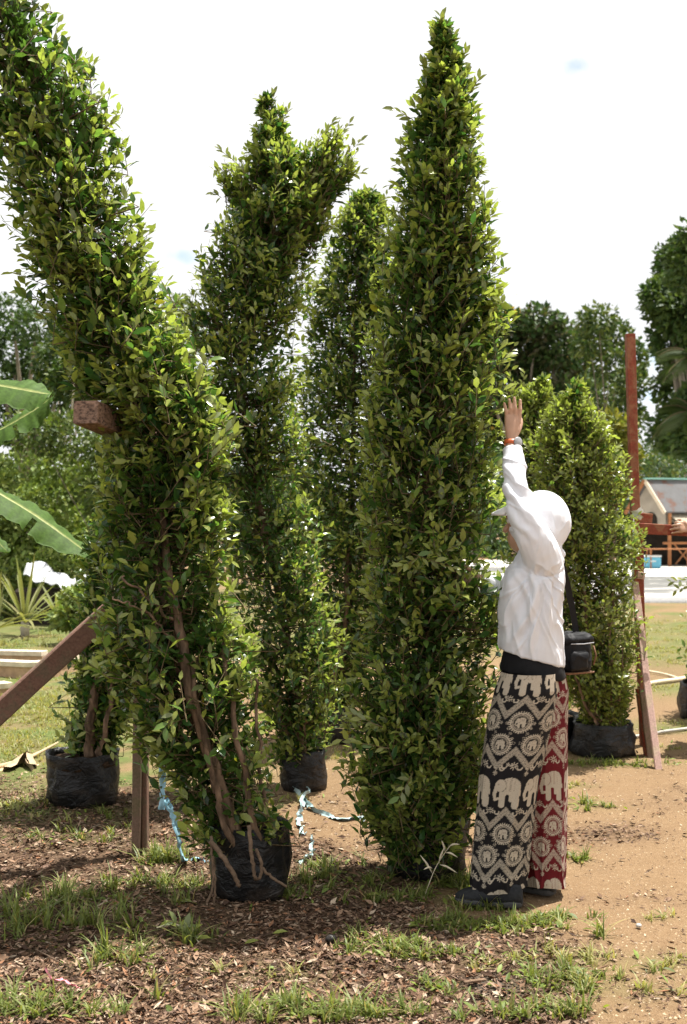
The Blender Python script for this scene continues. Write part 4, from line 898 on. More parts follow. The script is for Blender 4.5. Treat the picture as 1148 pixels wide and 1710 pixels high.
st = catmull([Q(932, 930, 4.66), Q(941, 950, 4.70), Q(950, 985, 4.76), Q(958, 1025, 4.79), Q(963, 1060, 4.80), Q(966, 1085, 4.795)], 24)
T = unit(np.gradient(st, axis=0)); rf = unit(np.cross(T, np.array((.2, -1, 0)))); V = []; F = []
for i in range(24):
    for sg in (-1, 1):
        for th_ in (0, 1): V.append(st[i] + rf[i] * sg * .013 + np.cross(T[i], rf[i]) * .004 * th_)
for i in range(23):
    b = i * 4; F += [(b, b + 2, b + 6, b + 4), (b + 1, b + 5, b + 7, b + 3), (b, b + 4, b + 5, b + 1), (b + 2, b + 3, b + 7, b + 6)]
g = MB(); g.add(V, F); g.build('strap', M['bag_black'], t)

# ------------------------------------------------------------------ second person at the right edge: only the fingers on the rail show
hp = P(1190, 1246, 8.0); hp = np.array((hp[0] + .12, 8.05, 0))
p2 = thing('person', 'person at the right edge with one hand resting on the red rail', 'person', hp)
sk = MB(); F2 = np.array((-1., 0, 0)); L2 = np.array((0, -1., 0)); h2 = hp + (0, 0, 1.58); head(sk, h2, F2, L2)
pl = hp + (0, 0, .92); ch = hp + (0, 0, 1.28); w2 = P(1152, 884, 7.955); sl = hp + np.array((0, -.18, 1.38)); el_ = np.array((hp[0] - .04, 7.80, 1.36)); el_[2] = 1.22
sk.cone(pl, ch, .13, .14, 16); sk.cone(ch, h2 - (0, 0, .16), .13, .06); sk.cone(ch, sl, .09, .055); sk.cone(ch, hp + (0, .18, 1.38), .09, .055)
sk.cone(sl, el_, .05, .04); sk.cone(el_, w2, .038, .027); e2 = hp + np.array((.02, .24, 1.08)); sk.cone(hp + (0, .18, 1.38), e2, .05, .04); w3 = hp + np.array((-.10, .24, .86)); sk.cone(e2, w3, .038, .027)
zz_ = np.array((0, 0, 1.))
hand(sk, w2, [P(1120, 891, 7.92), P(1117.5, 885, 7.905), P(1121, 878, 7.905), P(1126, 873, 7.92)], [P(1136, 888, 7.895), P(1134.5, 882, 7.892), P(1136, 876, 7.895), P(1138, 872, 7.91)], unit(np.array((-.1, -.9, .35))), .078,
     [P(1149, 878, 7.92), P(1140, 869, 7.93), P(1130, 868, 7.95)], r=.0085)
hand(sk, w3, [w3 + np.array((-.03, .01 * k - .02, -.15)) for k in range(4)], [w3 + np.array((-.01, .02 * k - .03, -.085)) for k in range(4)], np.array((.0, 1., 0)), .07, [w3 + np.array((-.03, 0, -.03)), w3 + np.array((-.05, 0, -.06)), w3 + np.array((-.05, 0, -.09))])
for s_ in (-1, 1): q = pl + L2 * s_ * .09; sk.cone(q, q - (0, 0, .43), .088, .058); sk.cone(q - (0, 0, .43), q - (0, 0, .83), .056, .036); sk.cone(q - (0, 0, .85), q - (.14, 0, .88), .036, .026)
link('body', remesh(sk, .006, 3, .4), M['skin'], p2)
sh = MB(); sh.cone(pl + (0, 0, .0), ch, .155, .165, 18); sh.cone(ch, ch + (0, 0, .10), .165, .09, 18); sh.cone(ch + (0, 0, .06), sl, .09, .075); sh.cone(ch + (0, 0, .06), hp + (0, .18, 1.38), .09, .075); sh.cone(sl, el_ * .7 + sl * .3, .078, .065); sh.cone(hp + (0, .18, 1.38), e2 * .7 + (hp + (0, .18, 1.38)) * .3, .078, .065)
link('shirt', remesh(sh, .012, 4), M['shirt_blue'], p2)
tr_ = MB()
for s_ in (-1, 1): q = pl + L2 * s_ * .09; tr_.cone(q, q - (0, 0, .43), .115, .085, 14); tr_.cone(q - (0, 0, .43), q - (0, 0, .82), .085, .075, 14)
link('trousers', remesh(tr_, .012, 3), M['cloth_dark'], p2)
hr_ = MB(); hr_.ball(h2 + (.02, 0, .045), (.105, .09, .10), 18, 12); hr_.build('hair', M['hair_black'], p2, True)

# ------------------------------------------------------------------ grass, litter, pebbles (nobody could count them)
rng = np.random.default_rng(77)
def blades(pos, h, lean_dir, lean, w, col):
    n = len(pos); fr = np.array((0, .4, .75, 1.0)); wd = np.array((1, .85, .5, .04))
    up = np.array((0, 0, 1.)); sd_ = np.cross(lean_dir, up); V = np.empty((n, 8, 3))
    for k in range(4):
        c_ = pos + up * (h * (fr[k] - .35 * lean * fr[k] ** 2))[:, None] + lean_dir * (h * lean * fr[k] ** 1.8)[:, None]
        V[:, 2 * k] = c_ - sd_ * (w * wd[k])[:, None]; V[:, 2 * k + 1] = c_ + sd_ * (w * wd[k])[:, None]
    f = np.array([(0, 1, 3, 2), (2, 3, 5, 4), (4, 5, 7, 6)]); F = f[None] + (np.arange(n) * 8)[:, None, None]
    return V.reshape(-1, 3), F.reshape(-1, 4), np.repeat(col, 8, 0)
Vs, Fs, Cs, nb = [], [], [], 0
for c_, g in GW:
    n = g[4]; tuft = max(4, n // 14); tc = np.stack([rng.normal(0, g[2] * .55, tuft), rng.normal(0, g[3] * .55, tuft)], 1); ti = rng.integers(0, tuft, n)
    xy = c_[:2] + tc[ti] + rng.normal(0, .012 if g[6] < 2 else .05, (n, 2)); z = gheight(xy[:, 0], xy[:, 1])
    a = rng.uniform(0, 2 * math.pi, n); ld = np.stack([np.cos(a), np.sin(a), 0 * a], 1)
    h = g[5] * rng.uniform(.45, 1.25, n) * (.7 + .6 * rng.random(tuft)[ti]); ln_ = rng.uniform(.15, 1.35, n); w = rng.uniform(.0018, .0048, n) * (1 if g[6] < 2 else 1.5)
    lush = np.array((.225, .255, .07)); dry = np.array((.36, .31, .14)); dk = np.array((.095, .135, .03)); mixv = rng.random((n, 1))
    col = (lush * mixv + dk * (1 - mixv)) if g[6] == 0 else (lush * mixv * 1.15 + dry * (1 - mixv)) if g[6] == 1 else (lush * 1.1 * mixv + dry * .8 * (1 - mixv))
    dd_ = rng.random(n) < .10; col[dd_] = dry * rng.uniform(.8, 1.2, (dd_.sum(), 1))
    V, F, C_ = blades(np.c_[xy, z - .004], h, ld, ln_, w, col); Vs.append(V); Fs.append(F + nb); Cs.append(C_); nb += len(V)
o = link('grass', mesh_np('grass', np.concatenate(Vs), np.concatenate(Fs), np.concatenate(Cs), True), M['grass_blade']); o['kind'] = 'stuff'
tag(o, 'scattered tufts of green and yellowing grass on the nursery ground', 'grass', kind='stuff')
# broad low weeds in the grass
n = 2600; ci = rng.choice(len(GW), n, p=np.array([g[4] * (1 if g[6] == 0 else .3) for _, g in GW]) / sum(g[4] * (1 if g[6] == 0 else .3) for _, g in GW))
cc = np.array([GW[i][0][:2] for i in ci]); rr_ = np.array([(GW[i][1][2], GW[i][1][3]) for i in ci]); xy = cc + rng.normal(0, .6, (n, 2)) * rr_
a = rng.uniform(0, 6.28, n); ld = np.stack([np.cos(a), np.sin(a), rng.uniform(.05, .7, n)], 1); nn = unit(np.stack([rng.normal(0, .3, n), rng.normal(0, .3, n), np.ones(n)], 1))
col = np.array((.12, .17, .035)) * rng.uniform(.6, 1.5, (n, 1)) + np.array((.05, .03, 0)) * rng.random((n, 1))
o = link('low_weeds', leaves_mesh('low_weeds', np.c_[xy, gheight(xy[:, 0], xy[:, 1]) + .004], leaf_basis(ld, nn), rng.uniform(.018, .05, n), rng.uniform(.5, 1.1, n), col), M['grass_blade'])
tag(o, 'small broad-leaved weeds mixed into the grass', 'weeds', kind='stuff')
# litter of dry leaves and chips
n = 190000; y = 3.2 + (9.2 - 3.2) * rng.random(n) ** 1.5; x = (rng.random(n) - .5) * 2 * (.36 * y); m_, g_, w_ = zones(x, y)
keep = rng.random(n) < np.clip(m_ ** 1.2 * 1.0 + .010, 0, 1) * (.5 + .5 * sstep(-.5, .3, fbm(np.stack([x, y, 0 * x], 1) * 4, 55, 3))); x, y = x[keep], y[keep]; n = len(x)
a = rng.uniform(0, 6.28, n); ld = np.stack([np.cos(a), np.sin(a), rng.normal(0, .22, n)], 1); nn = unit(np.stack([rng.normal(0, .45, n), rng.normal(0, .45, n), np.ones(n)], 1))
size = rng.gamma(3.0, .0066, n).clip(.007, .05); wid = rng.uniform(.5, 1.15, n)
LT = np.array([(0, 0, .0), (-.20, .4, .06), (.20, .45, .10), (-.02, .5, -.03), (.02, 1, .12)]); LTF = np.array([(0, 3, 1), (0, 2, 3), (3, 4, 1), (3, 2, 4)])
pal = np.array([(.10, .055, .034), (.17, .10, .06), (.26, .165, .105), (.36, .25, .17), (.46, .36, .26), (.30, .15, .08), (.06, .035, .024), (.22, .14, .10)])
pal = pal * .85
col = pal[rng.choice(8, n, p=(.18, .2, .19, .12, .05, .07, .11, .08))] * rng.uniform(.75, 1.25, (n, 1))
o = link('leaf_litter', leaves_mesh('leaf_litter', np.c_[x, y, gheight(x, y) + rng.uniform(.001, .010, n)], leaf_basis(ld, nn), size, wid, col, LT, LTF), M['litter'])
tag(o, 'brown dry leaf litter and chips strewn over the foreground', 'leaf litter', kind='stuff')
# pebbles and grit on the sand
n = 60000; y = 3.3 + 5.5 * rng.random(n) ** 1.3; x = (rng.random(n) - .3) * 1.0 * (.52 * y); m_, g_, w_ = zones(x, y); keep = rng.random(n) < (1 - m_) * .9; x, y = x[keep], y[keep]; n = len(x)
OV = np.array([(1, 0, -.1), (-1, 0, -.1), (0, 1, -.1), (0, -1, -.1), (0, 0, .7)]) * .5; OF = np.array([(0, 2, 4), (2, 1, 4), (1, 3, 4), (3, 0, 4)])
a = rng.uniform(0, 6.28, n); ld = np.stack([np.cos(a), np.sin(a), 0 * a], 1)
pc = np.array([(.31, .22, .13), (.38, .30, .19), (.15, .09, .05), (.22, .145, .085), (.07, .042, .027)])[rng.choice(5, n, p=(.3, .22, .2, .2, .08))]
o = link('grit', leaves_mesh('grit', np.c_[x, y, gheight(x, y) + .001], leaf_basis(ld, np.array((0, 0, 1.)) + 0 * ld), rng.gamma(2.0, .0020, n).clip(.002, .013), rng.uniform(.6, 1.2, n), pc * rng.uniform(.8, 1.2, (n, 1)), OV, OF), M['pebbles'])
tag(o, 'fine gravel and grit scattered over the sandy path', 'grit', kind='stuff')

# ------------------------------------------------------------------ small things on the ground
def twig(pts, r, label, mat='root', name='twig'):
    o = MB().tube(catmull(np.array([on(*p_) for p_ in pts]), 14), np.linspace(r, r * .6, 14), 6).build(name, M[mat], None, True); tag(o, label, 'twig'); return o
twig([(870, 1556, .008), (900, 1560, .008), (942, 1563, .007)], .005, 'thin straight stick lying in the grass in front of the shoes')
twig([(775, 1645, .008), (790, 1643, .009), (812, 1640, .008)], .006, 'short dark stick on the damp patch at the bottom', 'bark')
twig([(0, 1640, .01), (12, 1644, .01), (22, 1650, .008)], .006, 'pale stick end at the lower left edge')
twig([(60, 1590, .01), (90, 1606, .01), (118, 1622, .01)], .003, 'thin curved stem lying on the litter at lower left')
twig([(580, 1505, .01), (598, 1518, .008), (610, 1524, .008)], .006, 'dark twig in the shade between the two front trees', 'bark')
twig([(520, 1490, .01), (540, 1500, .008), (566, 1506, .008)], .0035, 'thin dark twig right of the front bag', 'bark')
twig([(70, 1700, .02), (100, 1680, .01), (110, 1672, .008)], .003, 'slim brown stem beside the pink string', 'bark')
t = thing('dry_frond', 'dry pale fallen frond lying left of the far left bag', 'frond', on(60, 1272))
MB().tube(catmull([on(-10, 1288, .02), on(40, 1274, .02), on(70, 1262, .03), on(97, 1252, .05)], 12), np.linspace(.018, .006, 12), 6).build('stalk', M['dry_leaf'], t, True)
ribbon([on(5, 1290, .02), on(30, 1280, .04), on(50, 1276, .05), on(62, 1284, .01)], .11, 31, 14, .15).build('blade', M['dry_leaf'], t, True)
ribbon([on(28, 1272, .03), on(44, 1280, .03), on(56, 1288, .01)], .06, 32, 10, .15).build('blade', M['dry_leaf'], t, True)
c_ = on(553, 1573, .012); V = []
b = MB(); b.ball(c_, (.022, .018, .014), 10, 7); o = link('stone', remesh(b, .004, 1), M['bag_plastic']); Vv = get_co(o.data); set_co(o.data, Vv + get_no(o.data) * (fbm(Vv * 60, 4, 2) * .006)[:, None]); tag(o, 'small black stone on the litter near the bottom centre', 'stone')
c_ = on(866, 1548, .01); b = MB(); b.ball(on(1067, 1548, .006), (.012, .012, .008), 8, 6); o = b.build('stone', M['pipe_grey'], None, True); tag(o, 'small grey pebble on the sand at lower right', 'stone')
# fallen green sprig
t = thing('fallen_sprig', 'wilted pale green leafy sprig fallen on the litter before the front bag', 'sprig', on(305, 1562))
pp = catmull([on(262, 1558, .02), on(290, 1556, .03), on(315, 1566, .025), on(332, 1580, .015)], 16); MB().tube(pp, np.linspace(.003, .0015, 16), 5).build('stem', M['seed_head'], t)
for i in range(14):
    q = pp[1 + i]; dv = unit(np.array((rng.normal(.4, .5), rng.normal(0, .6), .25))); B_ = leaf_basis(dv[None], np.array([(0, -.3, 1.)]))[0]
    o = bpy.data.objects.new('leaf', PALM[7 if i % 3 else 5]); COL.objects.link(o); o.parent = t; mt = Matrix((B_ * .062).tolist()).to_4x4(); mt.translation = Vector(q) - t.location; o.matrix_basis = mt
# single green leaves lying about
for i, (px_, py_, lb) in enumerate(((300, 1510, 'single green leaf lying in the shade left of the front bag'), (612, 1500, 'small fallen green leaf in the shade left of the tallest tree'), (455, 1565, 'fallen yellowish green seedling leaf in front of the front bag'), (408, 1582, 'small green leaf on dry litter below the front bag'))):
    B_ = leaf_basis(np.array([(1, .3 * i - .4, .12)]), np.array([(0, -.2, 1.)]))[0]; me = PALM[(4, 5, 5, 4)[i]]
    o = bpy.data.objects.new('fallen_leaf', me); COL.objects.link(o); mt = Matrix((B_ * .06).tolist()).to_4x4(); mt.translation = Vector(on(px_, py_, .014)); o.matrix_basis = mt; tag(o, lb, 'leaf')
# grass stalk with pale seed heads
t = thing('seed_grass', 'grass stalk with pale seed heads left of the shoes', 'grass stalk', on(712, 1490))
MB().tube(catmull([P(710, 1490, 4.70) * np.array((1, 1, 0)) + (0, 0, .004), P(725, 1455, 4.70), P(738, 1432, 4.70), P(752, 1412, 4.70)], 14), .0016, 5).build('stalk', M['seed_head'], t)
for (x0_, y0_, x1_, y1_) in ((722, 1458, 702, 1428), (722, 1450, 708, 1452), (733, 1442, 742, 1416), (735, 1444, 764, 1458), (745, 1424, 765, 1432), (750, 1414, 768, 1410), (744, 1424, 738, 1404)):
    a_, b_ = P(x0_, y0_, 4.70), P(x1_, y1_, 4.68); MB().tube(catmull([a_, a_ * .6 + b_ * .4 + (0, 0, .006), b_], 9), [.0012, .0015, .003, .0042, .0046, .0042, .0034, .002, .0008], 5).build('seed_head', M['seed_head'], t, True)
# hoses on the ground at the right
o = MB().tube(catmull([on(1080, 1146, .02), on(1100, 1142, .02), on(1125, 1139, .02), on(1150, 1134, .02), on(1200, 1120, .02)], 20), .022, 8).build('hose', M['hose'], None, True); tag(o, 'pale hose lying on the grass right of the timber frame', 'hose')
o = MB().tube(catmull([on(1040, 1238, .02), on(1070, 1233, .02), on(1110, 1226, .02), on(1150, 1221, .02), on(1200, 1216, .02)], 20), .012, 8).build('pipe', M['pipe_grey'], None, True); tag(o, 'thin grey pipe on the sand behind the timber frame', 'pipe')
o = MB().tube(catmull([on(1064, 1120, .015), on(1110, 1128, .015), on(1135, 1136, .015)], 20), .012, 8).build('hose', M['hose'], None, True); tag(o, 'thin curved hose on the lawn behind the pale hose', 'hose')

# ------------------------------------------------------------------ left: bed edging, sheet, pineapple plants, banana
t = thing('garden_edging', 'low curved sunlit masonry bed edging at the left', 'edging', G(20, 1140))
def wall_run(pts, h, w, name='wall_course'):
    pts = catmull(np.array([G(*p_) for p_ in pts]), 14); T = unit(np.gradient(pts, axis=0)); nr = np.cross(T, (0, 0, 1.)); 
    for nm, z0, z1, ww, mt in (('wall', -.02, h, w, 'masonry'), ('coping', h + .001, h + .05, w * 1.25, 'masonry_cap')):
        rings = [np.array([p - n_ * ww / 2 + (0, 0, z0), p + n_ * ww / 2 + (0, 0, z0), p + n_ * ww / 2 + (0, 0, z1), p - n_ * ww / 2 + (0, 0, z1)]) for p, n_ in zip(pts, nr)]
        MB().loft(rings).build(nm, M[mt], t)
wall_run([(-60, 1128), (10, 1130), (55, 1132), (90, 1128), (120, 1118)], .12, .14)
wall_run([(-60, 1150), (0, 1152), (30, 1153), (52, 1150)], .12, .14) if False else None
wall_run([(-60, 1160), (-10, 1160), (14, 1158)], .06, .14)
t2 = thing('garden_wall', 'straight low wall with pale coping behind the curved edging at left', 'wall', G(20, 1110)); t = t2
wall_run([(-80, 1118), (0, 1119), (40, 1120), (75, 1121)], .17, .12)
# white tarpaulin heap
nu, nv = 40, 16; UU, VV = np.meshgrid(np.linspace(0, 1, nu), np.linspace(0, 1, nv), indexing='ij')
p0_, p1_ = P(44, 946, 18.9), P(148, 968, 18.3); q_ = np.stack([UU.ravel() * 4, VV.ravel() * 3, 0 * UU.ravel()], 1); nzt = fbm(q_, 91, 3)
V = p0_ + (p1_ - p0_) * UU.ravel()[:, None] + np.stack([.06 * nzt, VV.ravel() * .5 - .25, .16 * nzt + .05 * np.sin(UU.ravel() * 9) - .55 * (VV.ravel() - .6) ** 2], 1)
ii_ = (np.arange(nu - 1)[:, None] * nv + np.arange(nv - 1)[None]).ravel(); F = np.stack([ii_, ii_ + nv, ii_ + nv + 1, ii_ + 1], 1); V = np.concatenate([V, V - (0, 0, .012)]); F = np.concatenate([F, F[:, ::-1] + nu * nv])
o = link('tarpaulin', mesh_np('tarpaulin', V, F, None, True), M['white_sheet']); tag(o, 'crumpled white tarpaulin draped over shrubs behind the spiky plant', 'tarpaulin')
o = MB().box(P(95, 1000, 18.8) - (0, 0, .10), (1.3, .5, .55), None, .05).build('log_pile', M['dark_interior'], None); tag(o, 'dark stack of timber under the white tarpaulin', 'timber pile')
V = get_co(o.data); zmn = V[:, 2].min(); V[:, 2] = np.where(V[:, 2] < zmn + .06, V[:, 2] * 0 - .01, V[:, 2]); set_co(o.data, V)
def spiky(label, base, nl, ln, seed):
    rng = np.random.default_rng(seed); t = thing('spiky_plant', label, 'plant', base, 'spiky rosette plants')
    MB().tube([np.array(base) - (0, 0, .02), np.array(base) + (0, 0, .12), np.array(base) + (0, 0, .25)], [.06, .07, .05], 8).build('stem', M['pale_bark'], t, True)
    for i in range(nl):
        az = i * 2.4 + rng.normal(0, .2); el = R(rng.uniform(12, 80)); L = ln * rng.uniform(.7, 1.15); hd = np.array((math.cos(az), math.sin(az), 0)); sd_ = np.array((-hd[1], hd[0], 0)); V = []; n = 9
        for k in range(n):
            f = k / (n - 1); c_ = np.array(base) + (0, 0, .18) + hd * L * math.cos(el) * f + np.array((0, 0, 1)) * L * (math.sin(el) * f - .30 * math.cos(el) * f ** 2.2); w = .032 * (1 - f) ** .6 * (.75 + .6 * f)
            V += [c_ - sd_ * w + (0, 0, w * .5), c_, c_ + sd_ * w + (0, 0, w * .5)]
        F = [(k * 3 + q, k * 3 + q + 1, k * 3 + q + 4, k * 3 + q + 3) for k in range(n - 1) for q in (0, 1)]
        col = np.repeat((np.array((.20, .23, .10)) * rng.uniform(.7, 1.25) + np.array((.06, .02, 0)) * rng.random())[None], len(V), 0)
        link('leaf', mesh_np('leaf', np.array(V), np.array(F), col, True), M['banana_leaf'], t)
spiky('large grey-green spiky plant in the left background', G(42, 1062), 34, 1.05, 5)
spiky('smaller spiky plant left of the large one, cut by the frame edge', G(-8, 1075), 22, .8, 6)
spiky('low spiky plant behind, right of the large spiky one', G(96, 1050), 18, .8, 8)
# banana plant
def banana_leaf(t, pts, w, seed, roll=0., split=()):
    n = 44; mid = catmull(np.array(pts), n); T = unit(np.gradient(mid, axis=0)); rng = np.random.default_rng(seed); nw = 9; V = []; col = []
    up = np.array((math.sin(roll), -.45, math.cos(roll)))
    for i in range(n):
        f = i / (n - 1); s_ = unit(np.cross(T[i], up)); nn = np.cross(s_, T[i]); hw = w * (math.sin(math.pi * min(1, f * .9 + .08)) ** .45) * (1 if f < .9 else max(.02, (1 - f) * 10) ** .5)
        for k in range(-nw, nw + 1):
            u = k / nw; dr = .30 * hw * abs(u) ** 1.6 + .010 * math.sin(i * 2.1 + k * .3) * abs(u) + .018 * math.sin(i * .55 + (k > 0)) * abs(u)
            V.append(mid[i] + s_ * hw * u - nn * dr + nn * .006 * (k % 2)); g_ = .85 + .22 * math.sin(i * 3.1) * .5; col.append(np.array((.080, .150, .026)) * g_ if abs(k) > 0 else np.array((.34, .36, .13)))
    m = 2 * nw + 1; F = []
    for i in range(n - 1):
        for k in range(m - 1):
            side = 0 if k < nw else 1
            if any(s0 == side and i == i0 and abs(k - nw + .5) > 2 for s0, i0 in split): continue
            F.append((i * m + k, i * m + k + 1, (i + 1) * m + k + 1, (i + 1) * m + k))
    lf_ = link('leaf', mesh_np('leaf', np.array(V), np.array(F), np.array(col), True), M['banana_leaf'], t)
    MB().tube(mid[::3] - (0, 0, .006), np.linspace(.016, .004, len(mid[::3])), 6).build('midrib', M['banana_rib'], lf_, True)
m_plain('banana_rib', (.36, .38, .14), .5, .15, 20, .1, .002); m_plain('banana_stem', (.22, .24, .09), .6, .35, 9, .3, .01, (1, 1, .3))
bb = np.array((P(-330, 900, 5.9)[0], 5.9, 0)); t = thing('banana_plant', 'banana plant at the left edge with three broad leaves reaching in', 'banana plant', bb)
MB().tube(catmull([bb - (0, 0, .03), bb + (.02, 0, .6), bb + (.03, 0, 1.2), bb + (.06, 0, 1.7)], 14), np.linspace(.12, .07, 14), 14).build('stem', M['banana_stem'], t, True)
top = bb + (.06, 0, 1.65)
banana_leaf(t, [top, P(-220, 590, 5.85), P(-120, 615, 5.8), P(-20, 640, 5.75), P(60, 655, 5.7), P(88, 660, 5.7)], .15, 1, roll=-.5)
banana_leaf(t, [top, P(-200, 720, 5.95), P(-90, 735, 6.0), P(-10, 722, 6.0), P(50, 690, 6.0), P(94, 660, 6.0)], .15, 2, roll=.25, split=((1, 30),))
banana_leaf(t, [top + (0, 0, -.1), P(-220, 740, 6.05), P(-90, 775, 6.1), P(0, 825, 6.15), P(80, 875, 6.2), P(160, 935, 6.2)], .16, 3, roll=.1, split=((0, 24), (1, 32)))
banana_leaf(t, [top + (0, 0, -.15), P(-230, 800, 6.2), P(-120, 830, 6.3), P(-40, 870, 6.3), P(14, 925, 6.3)], .11, 4)
banana_leaf(t, [top, P(-330, 420, 5.9), P(-360, 250, 5.9), P(-420, 150, 5.9)], .22, 5); banana_leaf(t, [top, P(-460, 560, 5.7), P(-600, 600, 5.6), P(-720, 720, 5.5)], .22, 6)

# ------------------------------------------------------------------ background trees and shrubs
def bg_tree(name, label, cat, base_px, d, lobes, n, ls, cols, seed, trunk=.2, mat='far_bark', group=None, flowers=None, upness=.3, base_z=0., tint=1.0, lw=1.0):
    """lobes: (px, py, rx px, ry px)"""
    rng = np.random.default_rng(seed); bs = np.array((P(base_px, 900, d)[0], d, base_z)); t = thing(name, label, cat, bs, group)
    L = np.array([(*P(l[0], l[1], d + rng.normal(0, .02) * d * 1.5), l[2] / FPX * d, l[3] / FPX * d) for l in lobes])
    wts = (L[:, 3] * L[:, 4]); wts /= wts.sum(); li = rng.choice(len(L), n, p=wts); v = unit(rng.normal(0, 1, (n, 3)))
    nz = fbm(v * 2.2 + li[:, None] * 7.7, seed, 3); rad = (1 - .55 * rng.random(n) ** 1.8) * (1 + .45 * nz)
    keep = (nz > -.28) | (rng.random(n) < .35); v, li, rad = v[keep], li[keep], rad[keep]; n = len(li)
    pos = L[li, :3] + v * rad[:, None] * np.stack([L[li, 3], (L[li, 3] + L[li, 4]) / 2, L[li, 4]], 1); ok = pos[:, 2] > base_z + .05; pos, v, li = pos[ok], v[ok], li[ok]; n = len(pos)
    ld = unit(v + rng.normal(0, .7, (n, 3)) + np.array((0, 0, -.15))); nn = unit(v * .5 + np.array((0, 0, upness)) + rng.normal(0, .6, (n, 3)))
    cl = np.array(cols); ci = fbm(pos * (3.0 / (L[:, 3].mean() + .01)), seed + 4, 2) * .5 + .5; ci = np.clip(ci + rng.normal(0, .22, n), 0, .999); col = cl[(ci * len(cl)).astype(int)] * rng.uniform(.7, 1.3, (n, 1)) * tint
    o = link('crown', leaves_mesh('crown', pos, leaf_basis(ld, nn), ls * rng.uniform(.6, 1.3, n), rng.uniform(.9, 1.3, n) * lw, col, FAR_V, FAR_F), M['far_leaf'], t); o['kind'] = 'stuff'
    if flowers is not None:
        k_ = rng.choice(len(pos), flowers[0]); fp = pos[k_] + v[k_] * .05; fp = np.repeat(fp, 10, 0) + rng.normal(0, ls * .9, (flowers[0] * 10, 3)); fn = len(fp)
        o = link('blossom', leaves_mesh('blossom', fp, leaf_basis(unit(rng.normal(0, 1, (fn, 3))), rng.normal(0, 1, (fn, 3))), ls * rng.uniform(.5, .9, fn), np.full(fn, 1.4), np.array(flowers[1]) * rng.uniform(.7, 1.2, (fn, 1)), FAR_V, FAR_F), M['far_leaf'], t); o['kind'] = 'stuff'
    if trunk:
        tr = MB(); bot = bs - (0, 0, .05); ctr = L[:, :3].mean(0); sp = bs + (ctr - bs) * .45
        tr.tube(catmull([bot, bs * .5 + sp * .5 + rng.normal(0, .1, 3) * trunk, sp], 10), np.linspace(trunk, trunk * .7, 10), 8); tr.build('trunk', M[mat], t, True)
        lb = MB()
        for l in L: lb.tube(catmull([sp, sp * .5 + l[:3] * .5 + rng.normal(0, .15, 3) * l[3], l[:3]], 8), np.linspace(trunk * .55, trunk * .12, 8), 6)
        lb.build('limbs', M[mat], t, True)
    return t
DG = [(.028, .058, .016), (.045, .09, .024), (.07, .115, .03)]; MG = [(.05, .085, .02), (.08, .12, .03), (.12, .15, .04)]; LG = [(.12, .18, .04), (.18, .25, .06), (.24, .29, .08)]; OL = [(.07, .075, .03), (.11, .10, .055), (.15, .12, .08), (.06, .08, .025)]; LM = [(.15, .17, .03), (.22, .22, .04), (.11, .14, .03)]
bg_tree('broadleaf_tree', 'dark broadleaf tree far left above the banana leaves', 'tree', 40, 42, [(20, 520, 34, 26), (62, 545, 40, 28), (20, 590, 40, 34), (70, 610, 46, 36), (110, 600, 36, 50), (-30, 560, 40, 50), (30, 650, 60, 40), (110, 670, 40, 40), (0, 700, 60, 40), (60, 720, 60, 40)], 11000, .20, DG + MG[:1], 101, .25)
bg_tree('thin_tree', 'slender tree with pale forked trunk in the left background', 'tree', 106, 24, [(120, 640, 36, 40), (90, 600, 30, 36), (150, 600, 34, 50), (130, 560, 30, 30)], 3600, .15, DG + MG, 102, .07, 'pale_bark')
for i, (lab, bx, d_, lob, n_, cols, sd_) in enumerate((
    ('pale green leafy shrub below the banana leaves at left', 80, 22, [(40, 790, 60, 34), (110, 780, 46, 30), (90, 830, 70, 40), (30, 850, 46, 40), (140, 820, 50, 50), (60, 900, 70, 40), (130, 900, 50, 50), (30, 960, 60, 40), (110, 960, 60, 40), (60, 1000, 70, 30), (140, 1000, 50, 30)], 13000, LG, 103),
    ('olive shrub in the left background right of the pale shrub', 190, 20, [(60, 720, 50, 40), (120, 730, 50, 40), (170, 740, 40, 36), (210, 760, 46, 50), (180, 820, 46, 60), (200, 900, 46, 60), (170, 960, 40, 40)], 6000, MG + LG[:1], 104),
    ('yellow-green shrub at the far left edge beyond the spiky plant', 0, 20, [(-20, 800, 46, 40), (-10, 860, 50, 40), (10, 920, 46, 40), (70, 950, 46, 30), (-20, 980, 46, 46), (20, 1010, 50, 30)], 6500, LG + MG[:1], 105),
    ('low leafy undergrowth right of the spiky plant', 150, 15, [(140, 1000, 36, 24), (170, 1020, 40, 30), (120, 1030, 36, 20), (200, 1010, 40, 40)], 4500, LG + LM[:1], 106),
    ('tall light shrub seen between the leaning and forked trees', 300, 30, [(300, 520, 26, 30), (320, 560, 36, 40), (290, 600, 40, 50), (330, 680, 50, 60), (300, 780, 60, 60)], 5000, MG + LG, 107),
    ('dark thicket behind the trunks in the middle distance', 480, 26, [(420, 860, 70, 70), (520, 880, 70, 70), (600, 900, 70, 60), (680, 900, 70, 60), (480, 780, 60, 60), (380, 930, 60, 40)], 7000, DG + MG[:1], 108),
    ('broad thicket behind the tallest tree', 800, 34, [(760, 850, 60, 70), (830, 860, 60, 70), (700, 850, 60, 70), (790, 780, 60, 50)], 5000, DG, 109))):
    bg_tree('shrub', lab, 'shrub', bx, d_, lob, n_, .012 * d_ ** .75, cols, sd_, .025, 'far_bark', 'background shrubs')
